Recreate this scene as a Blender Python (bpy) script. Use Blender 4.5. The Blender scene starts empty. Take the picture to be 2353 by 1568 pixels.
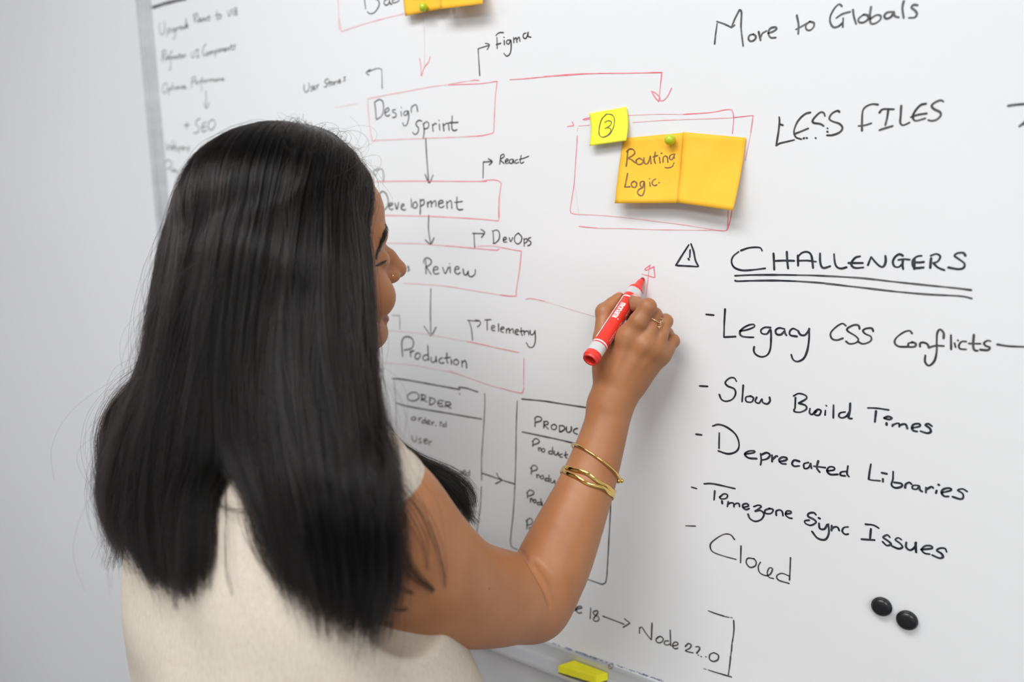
import bpy, bmesh, math, random
import numpy as np
from mathutils import Vector, Matrix

SC = bpy.context.scene
COL = SC.collection

# ---------------------------------------------------------------- camera
FPX = 1776.0                      # focal length in pixels of the 2353 x 1568 frame
TILT, YAW = math.radians(11.7), math.radians(33.2)
CAM = np.array([0.0, -0.784, 1.60])
cam_d = bpy.data.cameras.new('camera')
cam = bpy.data.objects.new('camera', cam_d)
COL.objects.link(cam)
cam.location = CAM
cam.rotation_euler = (math.pi / 2 - TILT, 0, YAW)
cam_d.sensor_width = 36.0
cam_d.lens = FPX / 2353.0 * 36.0
cam_d.clip_start = 0.02
cam_d.dof.use_dof = True
cam_d.dof.focus_distance = 0.79
cam_d.dof.aperture_fstop = 2.5
SC.camera = cam

# ---------------------------------------------------------------- world, lights, exposure
W = bpy.data.worlds.new('world'); SC.world = W
W.use_nodes = True
W.node_tree.nodes['Background'].inputs[0].default_value = (0.85, 0.92, 1.0, 1)
W.node_tree.nodes['Background'].inputs[1].default_value = 0.3
SC.view_settings.view_transform = 'Standard'
SC.view_settings.look = 'None'
SC.view_settings.gamma = 1.0
SC.view_settings.exposure = 0.0
SC.cycles.use_denoising = True
SC.cycles.max_bounces = 8
SC.cycles.sample_clamp_indirect = 4.0

# ceiling light panels: (x, y, size x, size y, watts)
PANELS = [(-0.45, -1.1, 1.2, 0.6, 23.0), (1.3, -1.6, 1.2, 0.6, 14.0), (-2.4, -1.9, 1.2, 0.6, 16.0), (-0.5, -2.7, 1.2, 0.6, 17.0), (1.8, -2.9, 1.2, 0.6, 40.0)]
CEIL = 2.7

# ---------------------------------------------------------------- helpers
_r = np.array([math.cos(YAW), math.sin(YAW), 0])
_h = np.array([-math.sin(YAW), math.cos(YAW), 0])
_u = np.array([0, 0, 1.0])
FWD = _h * math.cos(TILT) - _u * math.sin(TILT)
UPV = _h * math.sin(TILT) + _u * math.cos(TILT)
RGT = _r


def ray(px, py):
    return FWD + RGT * (px - 1176.5) / FPX - UPV * (py - 784.0) / FPX


def P(px, py, z):
    """World point that the photograph shows at pixel (px, py) at distance z along the view axis."""
    return CAM + ray(px, py) * z


def onb(px, py, y=0.0):
    d = ray(px, py)
    return CAM + d * ((y - CAM[1]) / d[1])


def mat(name, rgb, rough=0.5, metal=0.0, spec=0.5, **kw):
    m = bpy.data.materials.new(name); m.use_nodes = True
    b = m.node_tree.nodes['Principled BSDF']
    b.inputs['Base Color'].default_value = (*rgb, 1)
    b.inputs['Roughness'].default_value = rough
    b.inputs['Metallic'].default_value = metal
    b.inputs['Specular IOR Level'].default_value = spec
    for k, v in kw.items():
        b.inputs[k.replace('_', ' ')].default_value = v
    return m


def noise_color(m, c1, c2, scale, lo=0.35, hi=0.65, stretch=(1, 1, 1), detail=4.0, bump=0.0, bscale=None, dist=0.001):
    nt = m.node_tree; b = nt.nodes['Principled BSDF']
    tc = nt.nodes.new('ShaderNodeTexCoord'); mp = nt.nodes.new('ShaderNodeMapping')
    mp.inputs['Scale'].default_value = stretch
    nt.links.new(tc.outputs['Object'], mp.inputs['Vector'])
    n = nt.nodes.new('ShaderNodeTexNoise'); n.inputs['Scale'].default_value = scale; n.inputs['Detail'].default_value = detail
    nt.links.new(mp.outputs[0], n.inputs['Vector'])
    r = nt.nodes.new('ShaderNodeValToRGB')
    r.color_ramp.elements[0].position = lo; r.color_ramp.elements[1].position = hi
    r.color_ramp.elements[0].color = (*c1, 1); r.color_ramp.elements[1].color = (*c2, 1)
    nt.links.new(n.outputs['Fac'], r.inputs[0]); nt.links.new(r.outputs[0], b.inputs['Base Color'])
    if bump:
        n2 = nt.nodes.new('ShaderNodeTexNoise'); n2.inputs['Scale'].default_value = bscale or scale * 3
        nt.links.new(mp.outputs[0], n2.inputs['Vector'])
        bp = nt.nodes.new('ShaderNodeBump'); bp.inputs['Strength'].default_value = bump; bp.inputs['Distance'].default_value = dist
        nt.links.new(n2.outputs['Fac'], bp.inputs['Height']); nt.links.new(bp.outputs[0], b.inputs['Normal'])
    return m


def tag(o, label=None, cat=None, group=None, kind=None):
    if label: o['label'] = label
    if cat: o['category'] = cat
    if group: o['group'] = group
    if kind: o['kind'] = kind
    return o


def empty(name, loc, label, cat, group=None):
    o = bpy.data.objects.new(name, None); COL.objects.link(o)
    o.empty_display_size = 0.02; o.location = loc
    return tag(o, label, cat, group)


def link(name, me, m, parent=None, smooth=False):
    o = bpy.data.objects.new(name, me); COL.objects.link(o)
    if m is not None:
        for mm in (m if isinstance(m, (list, tuple)) else [m]):
            me.materials.append(mm)
    if parent is not None:
        bpy.context.view_layer.update()
        o.parent = parent
        o.matrix_parent_inverse = Matrix.Translation(-parent.location) if parent.parent is None else Matrix.Translation(-parent.matrix_world.translation)
    if smooth:
        me.polygons.foreach_set('use_smooth', [True] * len(me.polygons))
    return o


def mesh(name, v, f, m, parent=None, smooth=False):
    me = bpy.data.meshes.new(name)
    me.from_pydata([tuple(map(float, p)) for p in v], [], [tuple(int(i) for i in q) for q in f])
    me.update()
    return link(name, me, m, parent, smooth)


def fast_mesh(name, v, q, m, parent=None, smooth=True, midx=None):
    """Quad mesh straight from arrays."""
    me = bpy.data.meshes.new(name)
    n, k = len(q), q.shape[1]
    me.vertices.add(len(v)); me.vertices.foreach_set('co', np.asarray(v, np.float32).ravel())
    me.loops.add(n * k); me.loops.foreach_set('vertex_index', np.asarray(q, np.int32).ravel())
    me.polygons.add(n); me.polygons.foreach_set('loop_start', np.arange(0, n * k, k, dtype=np.int32))
    try:
        me.polygons.foreach_set('loop_total', np.full(n, k, np.int32))
    except Exception:
        pass
    o = link(name, me, m, parent)
    if midx is not None:
        me.polygons.foreach_set('material_index', np.asarray(midx, np.int32))
    me.polygons.foreach_set('use_smooth', np.full(n, smooth))
    me.update(calc_edges=True); me.validate()
    return o


def bm_obj(name, bm, m, parent=None, smooth=False):
    me = bpy.data.meshes.new(name); bm.normal_update(); bm.to_mesh(me); bm.free()
    return link(name, me, m, parent, smooth)


def add_box(bm, lo, hi, bevel=0.0, seg=2):
    r = bmesh.ops.create_cube(bm, size=1.0)
    lo, hi = np.array(lo, float), np.array(hi, float)
    for v in r['verts']:
        v.co = Vector(((lo + hi) / 2 + np.array(v.co) * (hi - lo)))
    if bevel:
        es = list({e for v in r['verts'] for e in v.link_edges})
        bmesh.ops.bevel(bm, geom=es, offset=bevel, segments=seg, affect='EDGES', profile=0.5)


def box(name, lo, hi, m, parent=None, bevel=0.0, seg=2):
    bm = bmesh.new(); add_box(bm, lo, hi, bevel, seg)
    return bm_obj(name, bm, m, parent)


def frame_of(axis):
    a = np.array(axis, float); a /= np.linalg.norm(a)
    t = np.array([0, 0, 1.0]) if abs(a[2]) < 0.9 else np.array([1.0, 0, 0])
    x = np.cross(t, a); x /= np.linalg.norm(x)
    return x, np.cross(a, x), a


def lathe(name, o, axis, prof, m, parent=None, n=40, smooth=True, cap=True, xdir=None):
    """prof: (distance along axis, radius) pairs."""
    x, y, a = frame_of(axis)
    if xdir is not None:
        x = np.array(xdir) - a * np.dot(xdir, a); x /= np.linalg.norm(x); y = np.cross(a, x)
    v, f = [], []
    for s, r in prof:
        for i in range(n):
            t = 2 * math.pi * i / n
            v.append(np.array(o) + a * s + (x * math.cos(t) + y * math.sin(t)) * r)
    for j in range(len(prof) - 1):
        for i in range(n):
            k = (i + 1) % n
            f.append((j * n + i, j * n + k, (j + 1) * n + k, (j + 1) * n + i))
    if cap:
        f.append(tuple(range(n))[::-1]); f.append(tuple((len(prof) - 1) * n + i for i in range(n)))
    ob = mesh(name, v, f, m, parent, smooth)
    return ob


def catmull(p, step):
    p = np.asarray(p, float)
    if len(p) == 2:
        n = max(2, int(np.linalg.norm(p[1] - p[0]) / step) + 1)
        return p[0] + (p[1] - p[0]) * np.linspace(0, 1, n)[:, None]
    q = np.vstack([2 * p[0] - p[1], p, 2 * p[-1] - p[-2]])
    out = []
    for i in range(1, len(q) - 2):
        a, b, c, d = q[i - 1], q[i], q[i + 1], q[i + 2]
        n = max(2, int(np.linalg.norm(c - b) / step) + 1)
        t = np.linspace(0, 1, n, endpoint=False)[:, None]
        out.append(0.5 * (2 * b + (c - a) * t + (2 * a - 5 * b + 4 * c - d) * t * t + (3 * b - a - 3 * c + d) * t ** 3))
    out.append(p[-1:])
    return np.vstack(out)


def tube(name, pts, rad, m, parent=None, n=12, closed=False, flat=None):
    """Round (or flattened) tube through pts; rad scalar or per point; flat=(normal array, factor)."""
    pts = np.asarray(pts, float); k = len(pts)
    rad = np.full(k, rad) if np.isscalar(rad) else np.asarray(rad)
    tg = np.roll(pts, -1, 0) - np.roll(pts, 1, 0) if closed else np.gradient(pts, axis=0)
    tg /= np.linalg.norm(tg, axis=1)[:, None]
    x, y, _ = frame_of(tg[0]); v = []
    for i in range(k):
        x = x - tg[i] * np.dot(x, tg[i]); x /= np.linalg.norm(x); y = np.cross(tg[i], x)
        if flat is not None:
            nx = flat[0][i] - tg[i] * np.dot(flat[0][i], tg[i]); nx /= np.linalg.norm(nx)
            X, Y = nx * flat[1], np.cross(tg[i], nx)
        else:
            X, Y = x, y
        for j in range(n):
            t = 2 * math.pi * j / n
            v.append(pts[i] + rad[i] * (X * math.cos(t) + Y * math.sin(t)))
    f = []
    for i in range(k if closed else k - 1):
        i2 = (i + 1) % k
        for j in range(n):
            j2 = (j + 1) % n
            f.append((i * n + j, i * n + j2, i2 * n + j2, i2 * n + j))
    if not closed:
        f.append(tuple(range(n))[::-1]); f.append(tuple((k - 1) * n + j for j in range(n)))
    return mesh(name, v, f, m, parent, True)


# ---------------------------------------------------------------- room
M_wall = noise_color(mat('wall_paint', (0.78, 0.78, 0.79), 0.75), (0.775, 0.775, 0.785), (0.79, 0.79, 0.80), 3, bump=0.08, bscale=260, dist=0.0006)
M_ceil = mat('ceiling_paint', (0.82, 0.82, 0.81), 0.9)
M_floor = noise_color(mat('carpet', (0.12, 0.12, 0.125), 0.95), (0.10, 0.10, 0.105), (0.15, 0.15, 0.155), 180, bump=0.5, bscale=500)
M_base = mat('baseboard_paint', (0.8, 0.8, 0.79), 0.5)
X0, X1, Y0, Y1 = -3.6, 3.2, -5.2, 0.018


def struct(name, lo, hi, m):
    return tag(box(name, lo, hi, m), kind='structure')


struct('wall_board', (X0 - .1, Y1, 0), (X1 + .1, Y1 + .1, CEIL), M_wall)
struct('wall_left', (X0 - .1, Y0 - .1, 0), (X0, Y1, CEIL), M_wall)
struct('wall_right', (X1, Y0 - .1, 0), (X1 + .1, Y1, CEIL), M_wall)
struct('wall_rear', (X0, Y0 - .1, 0), (X1, Y0, CEIL), M_wall)
struct('floor', (X0 - .1, Y0 - .1, -.1), (X1 + .1, Y1 + .1, 0), M_floor)
struct('ceiling', (X0 - .1, Y0 - .1, CEIL), (X1 + .1, Y1 + .1, CEIL + .1), M_ceil)
struct('baseboard_board', (X0, Y1 - .012, 0), (X1, Y1, .09), M_base)

M_lamp = mat('lamp_diffuser', (0.9, 0.9, 0.9), 0.6)
_b = M_lamp.node_tree.nodes['Principled BSDF']
_b.inputs['Emission Color'].default_value = (1, 0.985, 0.96, 1); _b.inputs['Emission Strength'].default_value = 2.0
M_white = mat('white_metal', (0.8, 0.8, 0.8), 0.4)


def panel(x, y, sx, sy, w):
    r = empty('ceiling_light', (x, y, CEIL), 'flat white ceiling light panel out of the frame above the room', 'light', 'ceiling light panels')
    bm = bmesh.new()
    for lo, hi in (((x - sx / 2 - .02, y - sy / 2 - .02, CEIL - .03), (x + sx / 2 + .02, y - sy / 2, CEIL)),
                   ((x - sx / 2 - .02, y + sy / 2, CEIL - .03), (x + sx / 2 + .02, y + sy / 2 + .02, CEIL)),
                   ((x - sx / 2 - .02, y - sy / 2, CEIL - .03), (x - sx / 2, y + sy / 2, CEIL)),
                   ((x + sx / 2, y - sy / 2, CEIL - .03), (x + sx / 2 + .02, y + sy / 2, CEIL))):
        add_box(bm, lo, hi)
    bm_obj('frame', bm, M_white, r)
    box('diffuser', (x - sx / 2, y - sy / 2, CEIL - .02), (x + sx / 2, y + sy / 2, CEIL - .012), M_lamp, r)
    ld = bpy.data.lights.new('panel_light', 'AREA'); ld.shape = 'RECTANGLE'; ld.size = sx; ld.size_y = sy
    ld.energy = w; ld.color = (0.98, 0.99, 1.0)
    lo = bpy.data.objects.new('panel_light', ld); COL.objects.link(lo); lo.location = (x, y, CEIL - .035)
    lo.parent = r; lo.matrix_parent_inverse = Matrix.Translation(-r.location)


for a in PANELS:
    panel(*a)

# ---------------------------------------------------------------- whiteboard
BX0 = float(onb(345, 0)[0]); BX1 = 1.15
BZ0 = float(onb(1300, 1490)[2]); BZ1 = 2.12
M_board = noise_color(mat('board_enamel', (0.82, 0.825, 0.83), 0.22, spec=0.4), (0.805, 0.81, 0.815), (0.835, 0.838, 0.842), 2.2, lo=.3, hi=.7, detail=6)
M_alu = noise_color(mat('anodised_aluminium', (0.6, 0.61, 0.62), 0.38, 0.45), (0.60, 0.61, 0.63), (0.70, 0.71, 0.73), 40, stretch=(.05, 1, 1))
M_cap = mat('grey_plastic', (0.45, 0.46, 0.48), 0.4)
M_screw = mat('steel_screw', (0.5, 0.5, 0.5), 0.25, 1.0)
M_smudge = mat('blue_smudge', (0.22, 0.27, 0.42), 0.6)

board = empty('whiteboard', ((BX0 + BX1) / 2, 0, BZ0), 'large white wall whiteboard with aluminium frame, covered in handwriting and flow charts', 'whiteboard')
box('writing_surface', (BX0, 0, BZ0), (BX1, 0.0165, BZ1), M_board, board)
# left frame rail: outer rib, recessed channel, inner lip
bm = bmesh.new()
add_box(bm, (BX0 - .032, -.006, BZ0 - .02), (BX0 - .018, Y1, BZ1 + .02), .002)
add_box(bm, (BX0 - .019, -.002, BZ0 - .02), (BX0 - .007, Y1, BZ1 + .02))
add_box(bm, (BX0 - .008, -.005, BZ0 - .02), (BX0 + .003, Y1, BZ1 + .02), .0015)
bm_obj('side_rail', bm, M_alu, board)
bm = bmesh.new(); add_box(bm, (BX1, -.006, BZ0 - .02), (BX1 + .03, Y1, BZ1 + .02), .002)
bm_obj('side_rail', bm, M_alu, board)
bm = bmesh.new(); add_box(bm, (BX0 - .03, -.006, BZ1), (BX1 + .03, Y1, BZ1 + .03), .002)
bm_obj('top_rail', bm, M_alu, board)
# bottom rail with the pen tray
RZ = float(onb(1303, 1521)[2])
bm = bmesh.new()
add_box(bm, (BX0 - .03, -.005, RZ), (BX1 + .03, Y1, BZ0), .0015)
bm_obj('bottom_rail', bm, M_alu, board)
_d = ray(1300, 1556); TY = -0.0265
TZ = float((CAM + _d * ((TY - CAM[1]) / _d[1]))[2])
bm = bmesh.new()
prof = [(-.005, RZ + .001), (-.007, RZ - .0022), (TY + .004, TZ - .0022), (TY + .0015, TZ - .0004), (TY - .001, TZ), (TY - .002, TZ - .003), (TY, TZ - .0065), (-.008, RZ - .012), (Y1, RZ - .014), (Y1, RZ)]
vs = [[bm.verts.new((x, y, z)) for y, z in prof] for x in (BX0 + .12, BX1 - .12)]
for i in range(len(prof)):
    j = (i + 1) % len(prof); bm.faces.new((vs[0][i], vs[0][j], vs[1][j], vs[1][i]))
bm.faces.new(vs[0][::-1]); bm.faces.new(vs[1])
bmesh.ops.recalc_face_normals(bm, faces=bm.faces)
bm_obj('pen_tray', bm, M_alu, board)
s = onb(1403, 1533, -.005)
lathe('screw', s, (0, -1, 0), [(-.002, .0032), (.0008, .0032), (.0014, .0022), (.0014, .0008), (.0004, .0006)], M_screw, board, 16)

# ---------------------------------------------------------------- handwriting on the board
INK = {
    'black': noise_color(mat('black_ink', (.02, .022, .03), 0.35), (.012, .014, .022), (.075, .078, .085), 90, lo=.42, hi=.72),
    'dark': noise_color(mat('dark_ink', (.04, .038, .036), 0.35), (.034, .031, .029), (.14, .133, .125), 90, lo=.4, hi=.75),
    'grey': noise_color(mat('grey_ink', (.10, .10, .105), 0.35), (.055, .055, .058), (.19, .185, .185), 110, lo=.35, hi=.7),
    'soft': noise_color(mat('soft_ink', (.17, .165, .16), 0.35), (.12, .115, .11), (.27, .265, .26), 110, lo=.35, hi=.7),
    'red': noise_color(mat('red_ink', (.85, .20, .25), 0.35), (.85, .14, .20), (.88, .36, .40), 60, lo=.35, hi=.7),
    'pink': noise_color(mat('pink_ink', (.84, .42, .44), 0.35), (.83, .36, .39), (.84, .62, .63), 50, lo=.35, hi=.7),
    'faint': noise_color(mat('faint_pink_ink', (.83, .66, .67), 0.35), (.83, .60, .61), (.83, .74, .745), 50, lo=.35, hi=.7),
    'brown': noise_color(mat('brown_ink', (.16, .07, .012), 0.45), (.13, .055, .01), (.30, .14, .02), 160, lo=.35, hi=.7),
    'olive': noise_color(mat('olive_ink', (.08, .085, .03), 0.45), (.05, .055, .02), (.16, .16, .05), 160, lo=.35, hi=.7),
}
_layer = [0]


def ribbons(polys, width, rng):
    """Flat round-ended strokes in 2-D."""
    V, F = [], []
    for p in polys:
        if len(p) == 1:
            p = np.vstack([p, p + [width * .35, -width * .25]])
        tg = np.gradient(p, axis=0)
        L = np.linalg.norm(tg, axis=1); L[L == 0] = 1; tg = tg / L[:, None]
        nr = np.stack([-tg[:, 1], tg[:, 0]], 1)
        k = len(p); ph = rng.random() * 6
        w = width * 0.5 * (1 + 0.13 * np.sin(np.arange(k) * .23 + ph) + 0.06 * np.sin(np.arange(k) * .71 + ph))
        b = len(V)
        ext = [(p[0] - tg[0] * w[0] * .8, nr[0], w[0] * .45)] + [(p[i], nr[i], w[i]) for i in range(k)] + [(p[-1] + tg[-1] * w[-1] * .8, nr[-1], w[-1] * .45)]
        for c, n_, ww in ext:
            V.append(c + n_ * ww); V.append(c - n_ * ww)
        for i in range(len(ext) - 1):
            F.append((b + 2 * i, b + 2 * i + 1, b + 2 * i + 3, b + 2 * i + 2))
    return V, F


def parse(s):
    return [np.array([[float(c) for c in q.split(',')] for q in st.split()]) for st in s.split(';') if st.strip()]


def ink(name, label, crop, inkname, mm, s, parent=None):
    """One piece of handwriting: strokes measured on a crop of the photograph, laid on the board.
    Strokes that stand far apart become pieces of their own."""
    ox, oy, sc = crop
    rng = random.Random(len(s)); polys = []
    for st in parse(s):
        w = np.array([onb(ox + a / sc, oy + b / sc)[[0, 2]] for a, b in st])
        polys.append(catmull(w, .0016) if len(w) > 1 else w)
    lo = [p.min(0) for p in polys]; hi = [p.max(0) for p in polys]; g = list(range(len(polys)))
    for i in range(len(polys)):
        for j in range(i):
            gap = np.linalg.norm(np.maximum(0, np.maximum(lo[i] - hi[j], lo[j] - hi[i])))
            if gap <= max(.017, .45 * max((hi[i] - lo[i]).max(), (hi[j] - lo[j]).max())) and g[i] != g[j]:
                a, b = g[i], g[j]; g = [b if k == a else k for k in g]
    for cl in dict.fromkeys(g):
        _layer[0] += 1
        Y = 0.00025 + 0.000003 * (_layer[0] % 60); V3, F = [], []
        for i, pl in enumerate(q for q, k in zip(polys, g) if k == cl):      # later strokes lie a hair above earlier ones
            v2, f2 = ribbons([pl], mm * (.87 if inkname in ('dark', 'grey', 'soft') else .95) / 1000.0, rng)
            k = len(V3); V3 += [(a, -(Y + .000009 * (i % 12)), b) for a, b in v2]; F += [tuple(k + j for j in q) for q in f2]
        o = mesh(name, V3, F, INK[inkname], parent or board)
        if label: o['label'] = label


C1 = (300, 0, 3.1367); C2 = (750, 0, 3.1367); C3 = (800, 400, 3.1367); C4 = (800, 850, 2.8514); C5 = (1250, 150, 3.1367)
C6 = (1600, 0, 3.125); C8 = (1500, 900, 2.347); C9 = (1050, 1280, 3.3614); CH = (1330, 600, 6.272)
CA = (1500, 500, 3.921); CB = (1900, 500, 3.9205); CC = (1560, 820, 2.9025); CD = (1920, 880, 3.5625); CE = (860, 840, 3.7333)
T, BOX, ARW = 'handwritten_text', 'drawn_box', 'drawn_arrow'
ink(T, None, C1, 'grey', 3.2, '160,48 280,12 380,-8;162,58 300,18 400,-4')
ink(T, 'faint grey written line about upgrading, topmost of the far column', C1, 'grey', 1.5, '212,165 208,200 215,240 232,250 245,230 248,200 247,155;268,215 264,262;266,220 280,205 292,215 285,232 270,235;318,205 304,208 302,225 315,228 322,205 326,240 318,275 305,280;332,200 335,222;334,208 345,196 352,198;372,192 360,192 356,208 366,214 374,195 378,212;394,190 384,194 383,206 392,208 398,188 401,130 403,200;404,190 416,182 412,174 404,182 404,198 416,196;458,115 462,165;452,112 478,95 485,112 464,132 488,162;492,150 506,140 500,128 490,140 496,158 510,150;528,132 516,136 514,152 526,150 532,130 536,150;552,128 542,136 544,150 556,146;564,110 566,148 574,146;552,126 578,122;622,78 624,135 632,142;608,112 640,100;646,105 636,118 640,134 652,130 656,112 646,105;698,78 712,120 724,70;734,62 738,112;765,55 750,62 752,78 768,88 768,105 754,108 750,95 766,75 765,55')
ink(T, 'faint grey written line about components, second of the far column', C1, 'grey', 1.5, '232,368 228,448;226,372 248,362 258,378 236,405 258,440;262,420 276,410 272,398 260,410 264,428 280,422;300,370 288,385 290,470 285,505 280,495;280,420 302,412;318,405 306,410 306,425 318,422 322,404 326,422;342,402 332,410 334,422 346,418;354,385 356,420 364,418;346,402 366,396;376,398 368,408 374,416 384,408 380,398 376,398;390,396 392,414;391,402 400,394;438,375 438,408 450,416 460,404 462,365;482,360 486,412;470,362 494,358;474,414 496,408;548,322 532,330 522,370 526,400 546,395;556,375 548,390 556,400 566,388 562,375 556,375;572,372 574,396 574,378 584,368 586,392 588,376 598,366 600,388;610,365 612,412;611,370 622,358 628,370 614,382;640,355 634,368 642,376 650,364 646,354 640,355;656,350 658,374 660,356 670,350 672,370;678,362 690,352 684,345 677,358 682,370 692,364;698,345 700,366 702,350 712,344 714,362;726,318 728,358 736,356;718,338 740,332;758,325 746,330 752,342 750,355 740,358')
ink(T, 'faint grey written line about performance, third of the far column', C1, 'soft', 1.5, '258,598 238,612 230,650 240,672 258,660 268,625 258,598;276,640 276,690;277,645 288,632 292,645 280,655;302,600 304,650;294,630 312,622;316,630 318,648;326,628 328,648 330,632 340,626 342,646 344,632 352,624 354,642;362,622 364,640;368,624 380,620 370,640 384,636;388,632 398,624 392,616 386,628 392,640 406,634;444,560 440,635;440,565 462,552 470,570 446,595;470,600 482,592 476,584 468,596 474,608 486,602;492,585 494,605;493,592 502,584;522,560 512,575 514,640 510,660;504,590 526,582;536,578 528,588 536,596 544,586 536,578;550,575 552,594;551,582 560,574;568,574 570,592 572,578 582,572 584,590 586,576 596,570 598,586;616,572 606,576 608,588 618,584 620,570 624,584;630,570 632,584 634,572 644,568 646,580;660,566 652,574 656,582;662,576 670,570 666,564 660,572 666,580 676,576')
ink(ARW, None, C1, 'soft', 1.5, '545,655 547,780;528,738 546,782 570,740')
ink(T, 'faint grey capitals after a plus sign above the head', C1, 'soft', 2.0, '388,905 425,900;406,885 408,930;500,855 478,870 470,895 490,915 492,945 472,960 456,958;545,880 522,895 514,925 522,950 550,940;518,920 545,912;590,860 565,885 562,920 582,938 605,915 610,880 590,860')
ink(T, 'faint grey bulleted line half hidden by the hair', C1, 'soft', 1.6, '202,1078 218,1076;255,1030 265,1085 280,1045 294,1085 305,1015;305,1070 318,1060 310,1052 303,1068 312,1082;322,1030 326,1085 340,1075 330,1060;350,1060 352,1110;351,1065 366,1060 360,1080;385,1060 372,1065 374,1080 386,1078 390,1060 394,1078;402,1062 412,1075 424,1055 414,1100;270,1150 250,1175 255,1215 285,1210 298,1175 270,1150;285,1215 300,1240;305,1235 320,1225 312,1218 304,1232 315,1245;335,1225 325,1232 330,1245 342,1235')
ink(T, 'small grey words beside the bent arrow, blurred', C1, 'dark', 1.5, '1252,612 1252,645 1262,665 1280,655 1288,630 1286,600;1312,620 1300,628 1306,638 1310,650 1298,658;1318,640 1330,630 1326,620 1316,630 1320,648 1336,642;1342,615 1346,640;1344,625 1358,608;1425,568 1405,578 1402,595 1418,605 1415,622 1396,628;1430,575 1436,622;1422,600 1446,588;1452,592 1444,604 1452,614 1462,606 1458,592 1452,592;1468,590 1472,612;1470,598 1484,586;1490,582 1494,606;1502,590 1514,582 1508,572 1500,582 1506,600 1520,592;1550,555 1538,560 1544,570 1548,580 1534,585')
ink('faint_line', None, C1, 'faint', .9, '1480,775 1560,760 1640,745')
ink(T, None, C2, 'grey', 2.0, '275,-25 278,20 284,64;340,-20 375,5 380,40 350,88 315,99 296,85;440,-5 420,6 417,26 432,38 450,25 456,-4;456,10 462,28 474,30;500,-8 480,0 476,16 495,20 526,4')
ink(BOX, 'thin red box outline cut by the top edge', C2, 'pink', 1.2, '84,-30 88,60 92,180 96,215;92,140 100,165 108,228;108,228 250,180 400,138 560,98')
ink(ARW, None, C2, 'faint', 1.1, '695,125 706,240 708,420 705,490')
ink(ARW, 'red arrow head pointing down to the topmost full box', C2, 'red', 1.1, '672,420 682,480 685,548 705,490 735,450 748,410')
ink(ARW, None, C2, 'grey', 1.5, '403,638 400,500;400,500 370,493 325,508 302,518;318,500 288,523 308,542')
ink(ARW, None, C2, 'dark', 1.7, '1106,545 1100,450 1094,352;1094,352 1130,340 1170,328;1146,312 1176,322 1160,358')
ink(T, 'small black word beside the uppermost bent arrow', C2, 'dark', 1.8, '1222,256 1245,236 1278,235;1230,268 1232,350;1225,322 1258,312;1282,292 1284,322;1280,268;1330,288 1305,290 1298,308 1315,318 1330,290 1332,350 1322,390 1300,405 1280,385;1350,270 1352,308;1352,288 1368,272 1374,305;1374,285 1390,268 1396,298;1440,238 1422,245 1420,270 1435,278 1448,262 1455,233;1455,233 1456,262 1476,268')
ink(ARW, 'long red line running right then down to the sticky notes', C2, 'red', 1.15, '1322,575 1450,566 1600,552 1882,532')
ink(ARW, 'red line ending in an arrow above the yellow note', C5, 'red', 1.15, '0,82 60,76 190,66 400,59 600,57 850,52;850,52 838,160 828,262;775,188 800,230 826,260;826,260 836,232 800,198 775,188;828,248 855,256 890,225 920,165')
ink(BOX, 'red box around the topmost two-word entry', C2, 'red', 1.1, '880,613 1000,608 1120,602 1232,586;1232,586 1218,700 1212,830 1208,940 1200,960;1200,960 1120,978 1020,985;1040,582 1075,578 1100,580')
ink(BOX, None, C2, 'pink', 1.1, '300,712 450,682 600,655 740,628 880,608 1040,581;1020,985 860,992 700,998 500,1006 330,1014;330,1014 312,900 303,800 300,712')
ink(T, 'two-word grey entry inside the topmost red box', C2, 'grey', 1.9, '350,748 356,800 360,858;345,740 380,718 408,735 412,790 400,835 362,862;425,815 452,795 445,778 425,795 425,825 440,838 458,828;500,790 478,795 480,808 505,822 500,842 478,848;538,805 542,838;540,775;590,800 565,805 558,825 575,832 592,802;592,802 594,850 580,900 558,905 552,885;614,812 614,775 640,755 652,765 658,803')
ink(T, None, C2, 'dark', 1.9, '690,875 668,868 648,885 650,905 665,925 660,955 640,970 622,955;700,890 705,950 698,1000;700,895 722,878 738,890 735,920 710,930;765,895 770,948;768,905 785,890 795,895;815,895 818,940;812,868;842,890 848,945;848,905 865,890 880,895 885,940;908,835 905,920 920,942 942,935;885,885 950,882')
ink(ARW, None, C2, 'dark', 1.8, '716,995 725,1150 738,1310;712,1258 742,1318 770,1262')
ink(ARW, None, C2, 'soft', 1.4, '412,1305 411,1250 405,1220;405,1220 385,1220 360,1235;375,1210 338,1238 360,1265')
ink(ARW, None, C2, 'dark', 1.7, '1130,1285 1132,1168;1132,1168 1190,1165;1168,1145 1196,1165 1174,1190')
ink(T, 'small black word beside the second bent arrow', C2, 'dark', 1.6, '1258,1120 1250,1185;1258,1120 1278,1112 1282,1130 1255,1152 1284,1180;1290,1168 1312,1155 1305,1145 1290,1158 1297,1180 1318,1172;1345,1148 1325,1152 1320,1172 1338,1178 1348,1150;1348,1150 1352,1176;1380,1150 1362,1158 1365,1178 1388,1170;1405,1120 1398,1160 1404,1178 1424,1168;1392,1150 1425,1140 1460,1126')
ink(BOX, 'red box beside the forehead, second of the flow chart', C2, 'red', 1.1, '335,1310 600,1306 800,1307 1000,1308 1155,1308;1110,1308 1180,1297 1235,1302 1262,1320;1262,1320 1245,1440 1242,1568')
ink(BOX, None, C3, 'red', 1.1, '1090,180 1088,260 1089,320 1082,338;1082,338 900,322 600,306 250,298;175,58 170,100 176,140')
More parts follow.
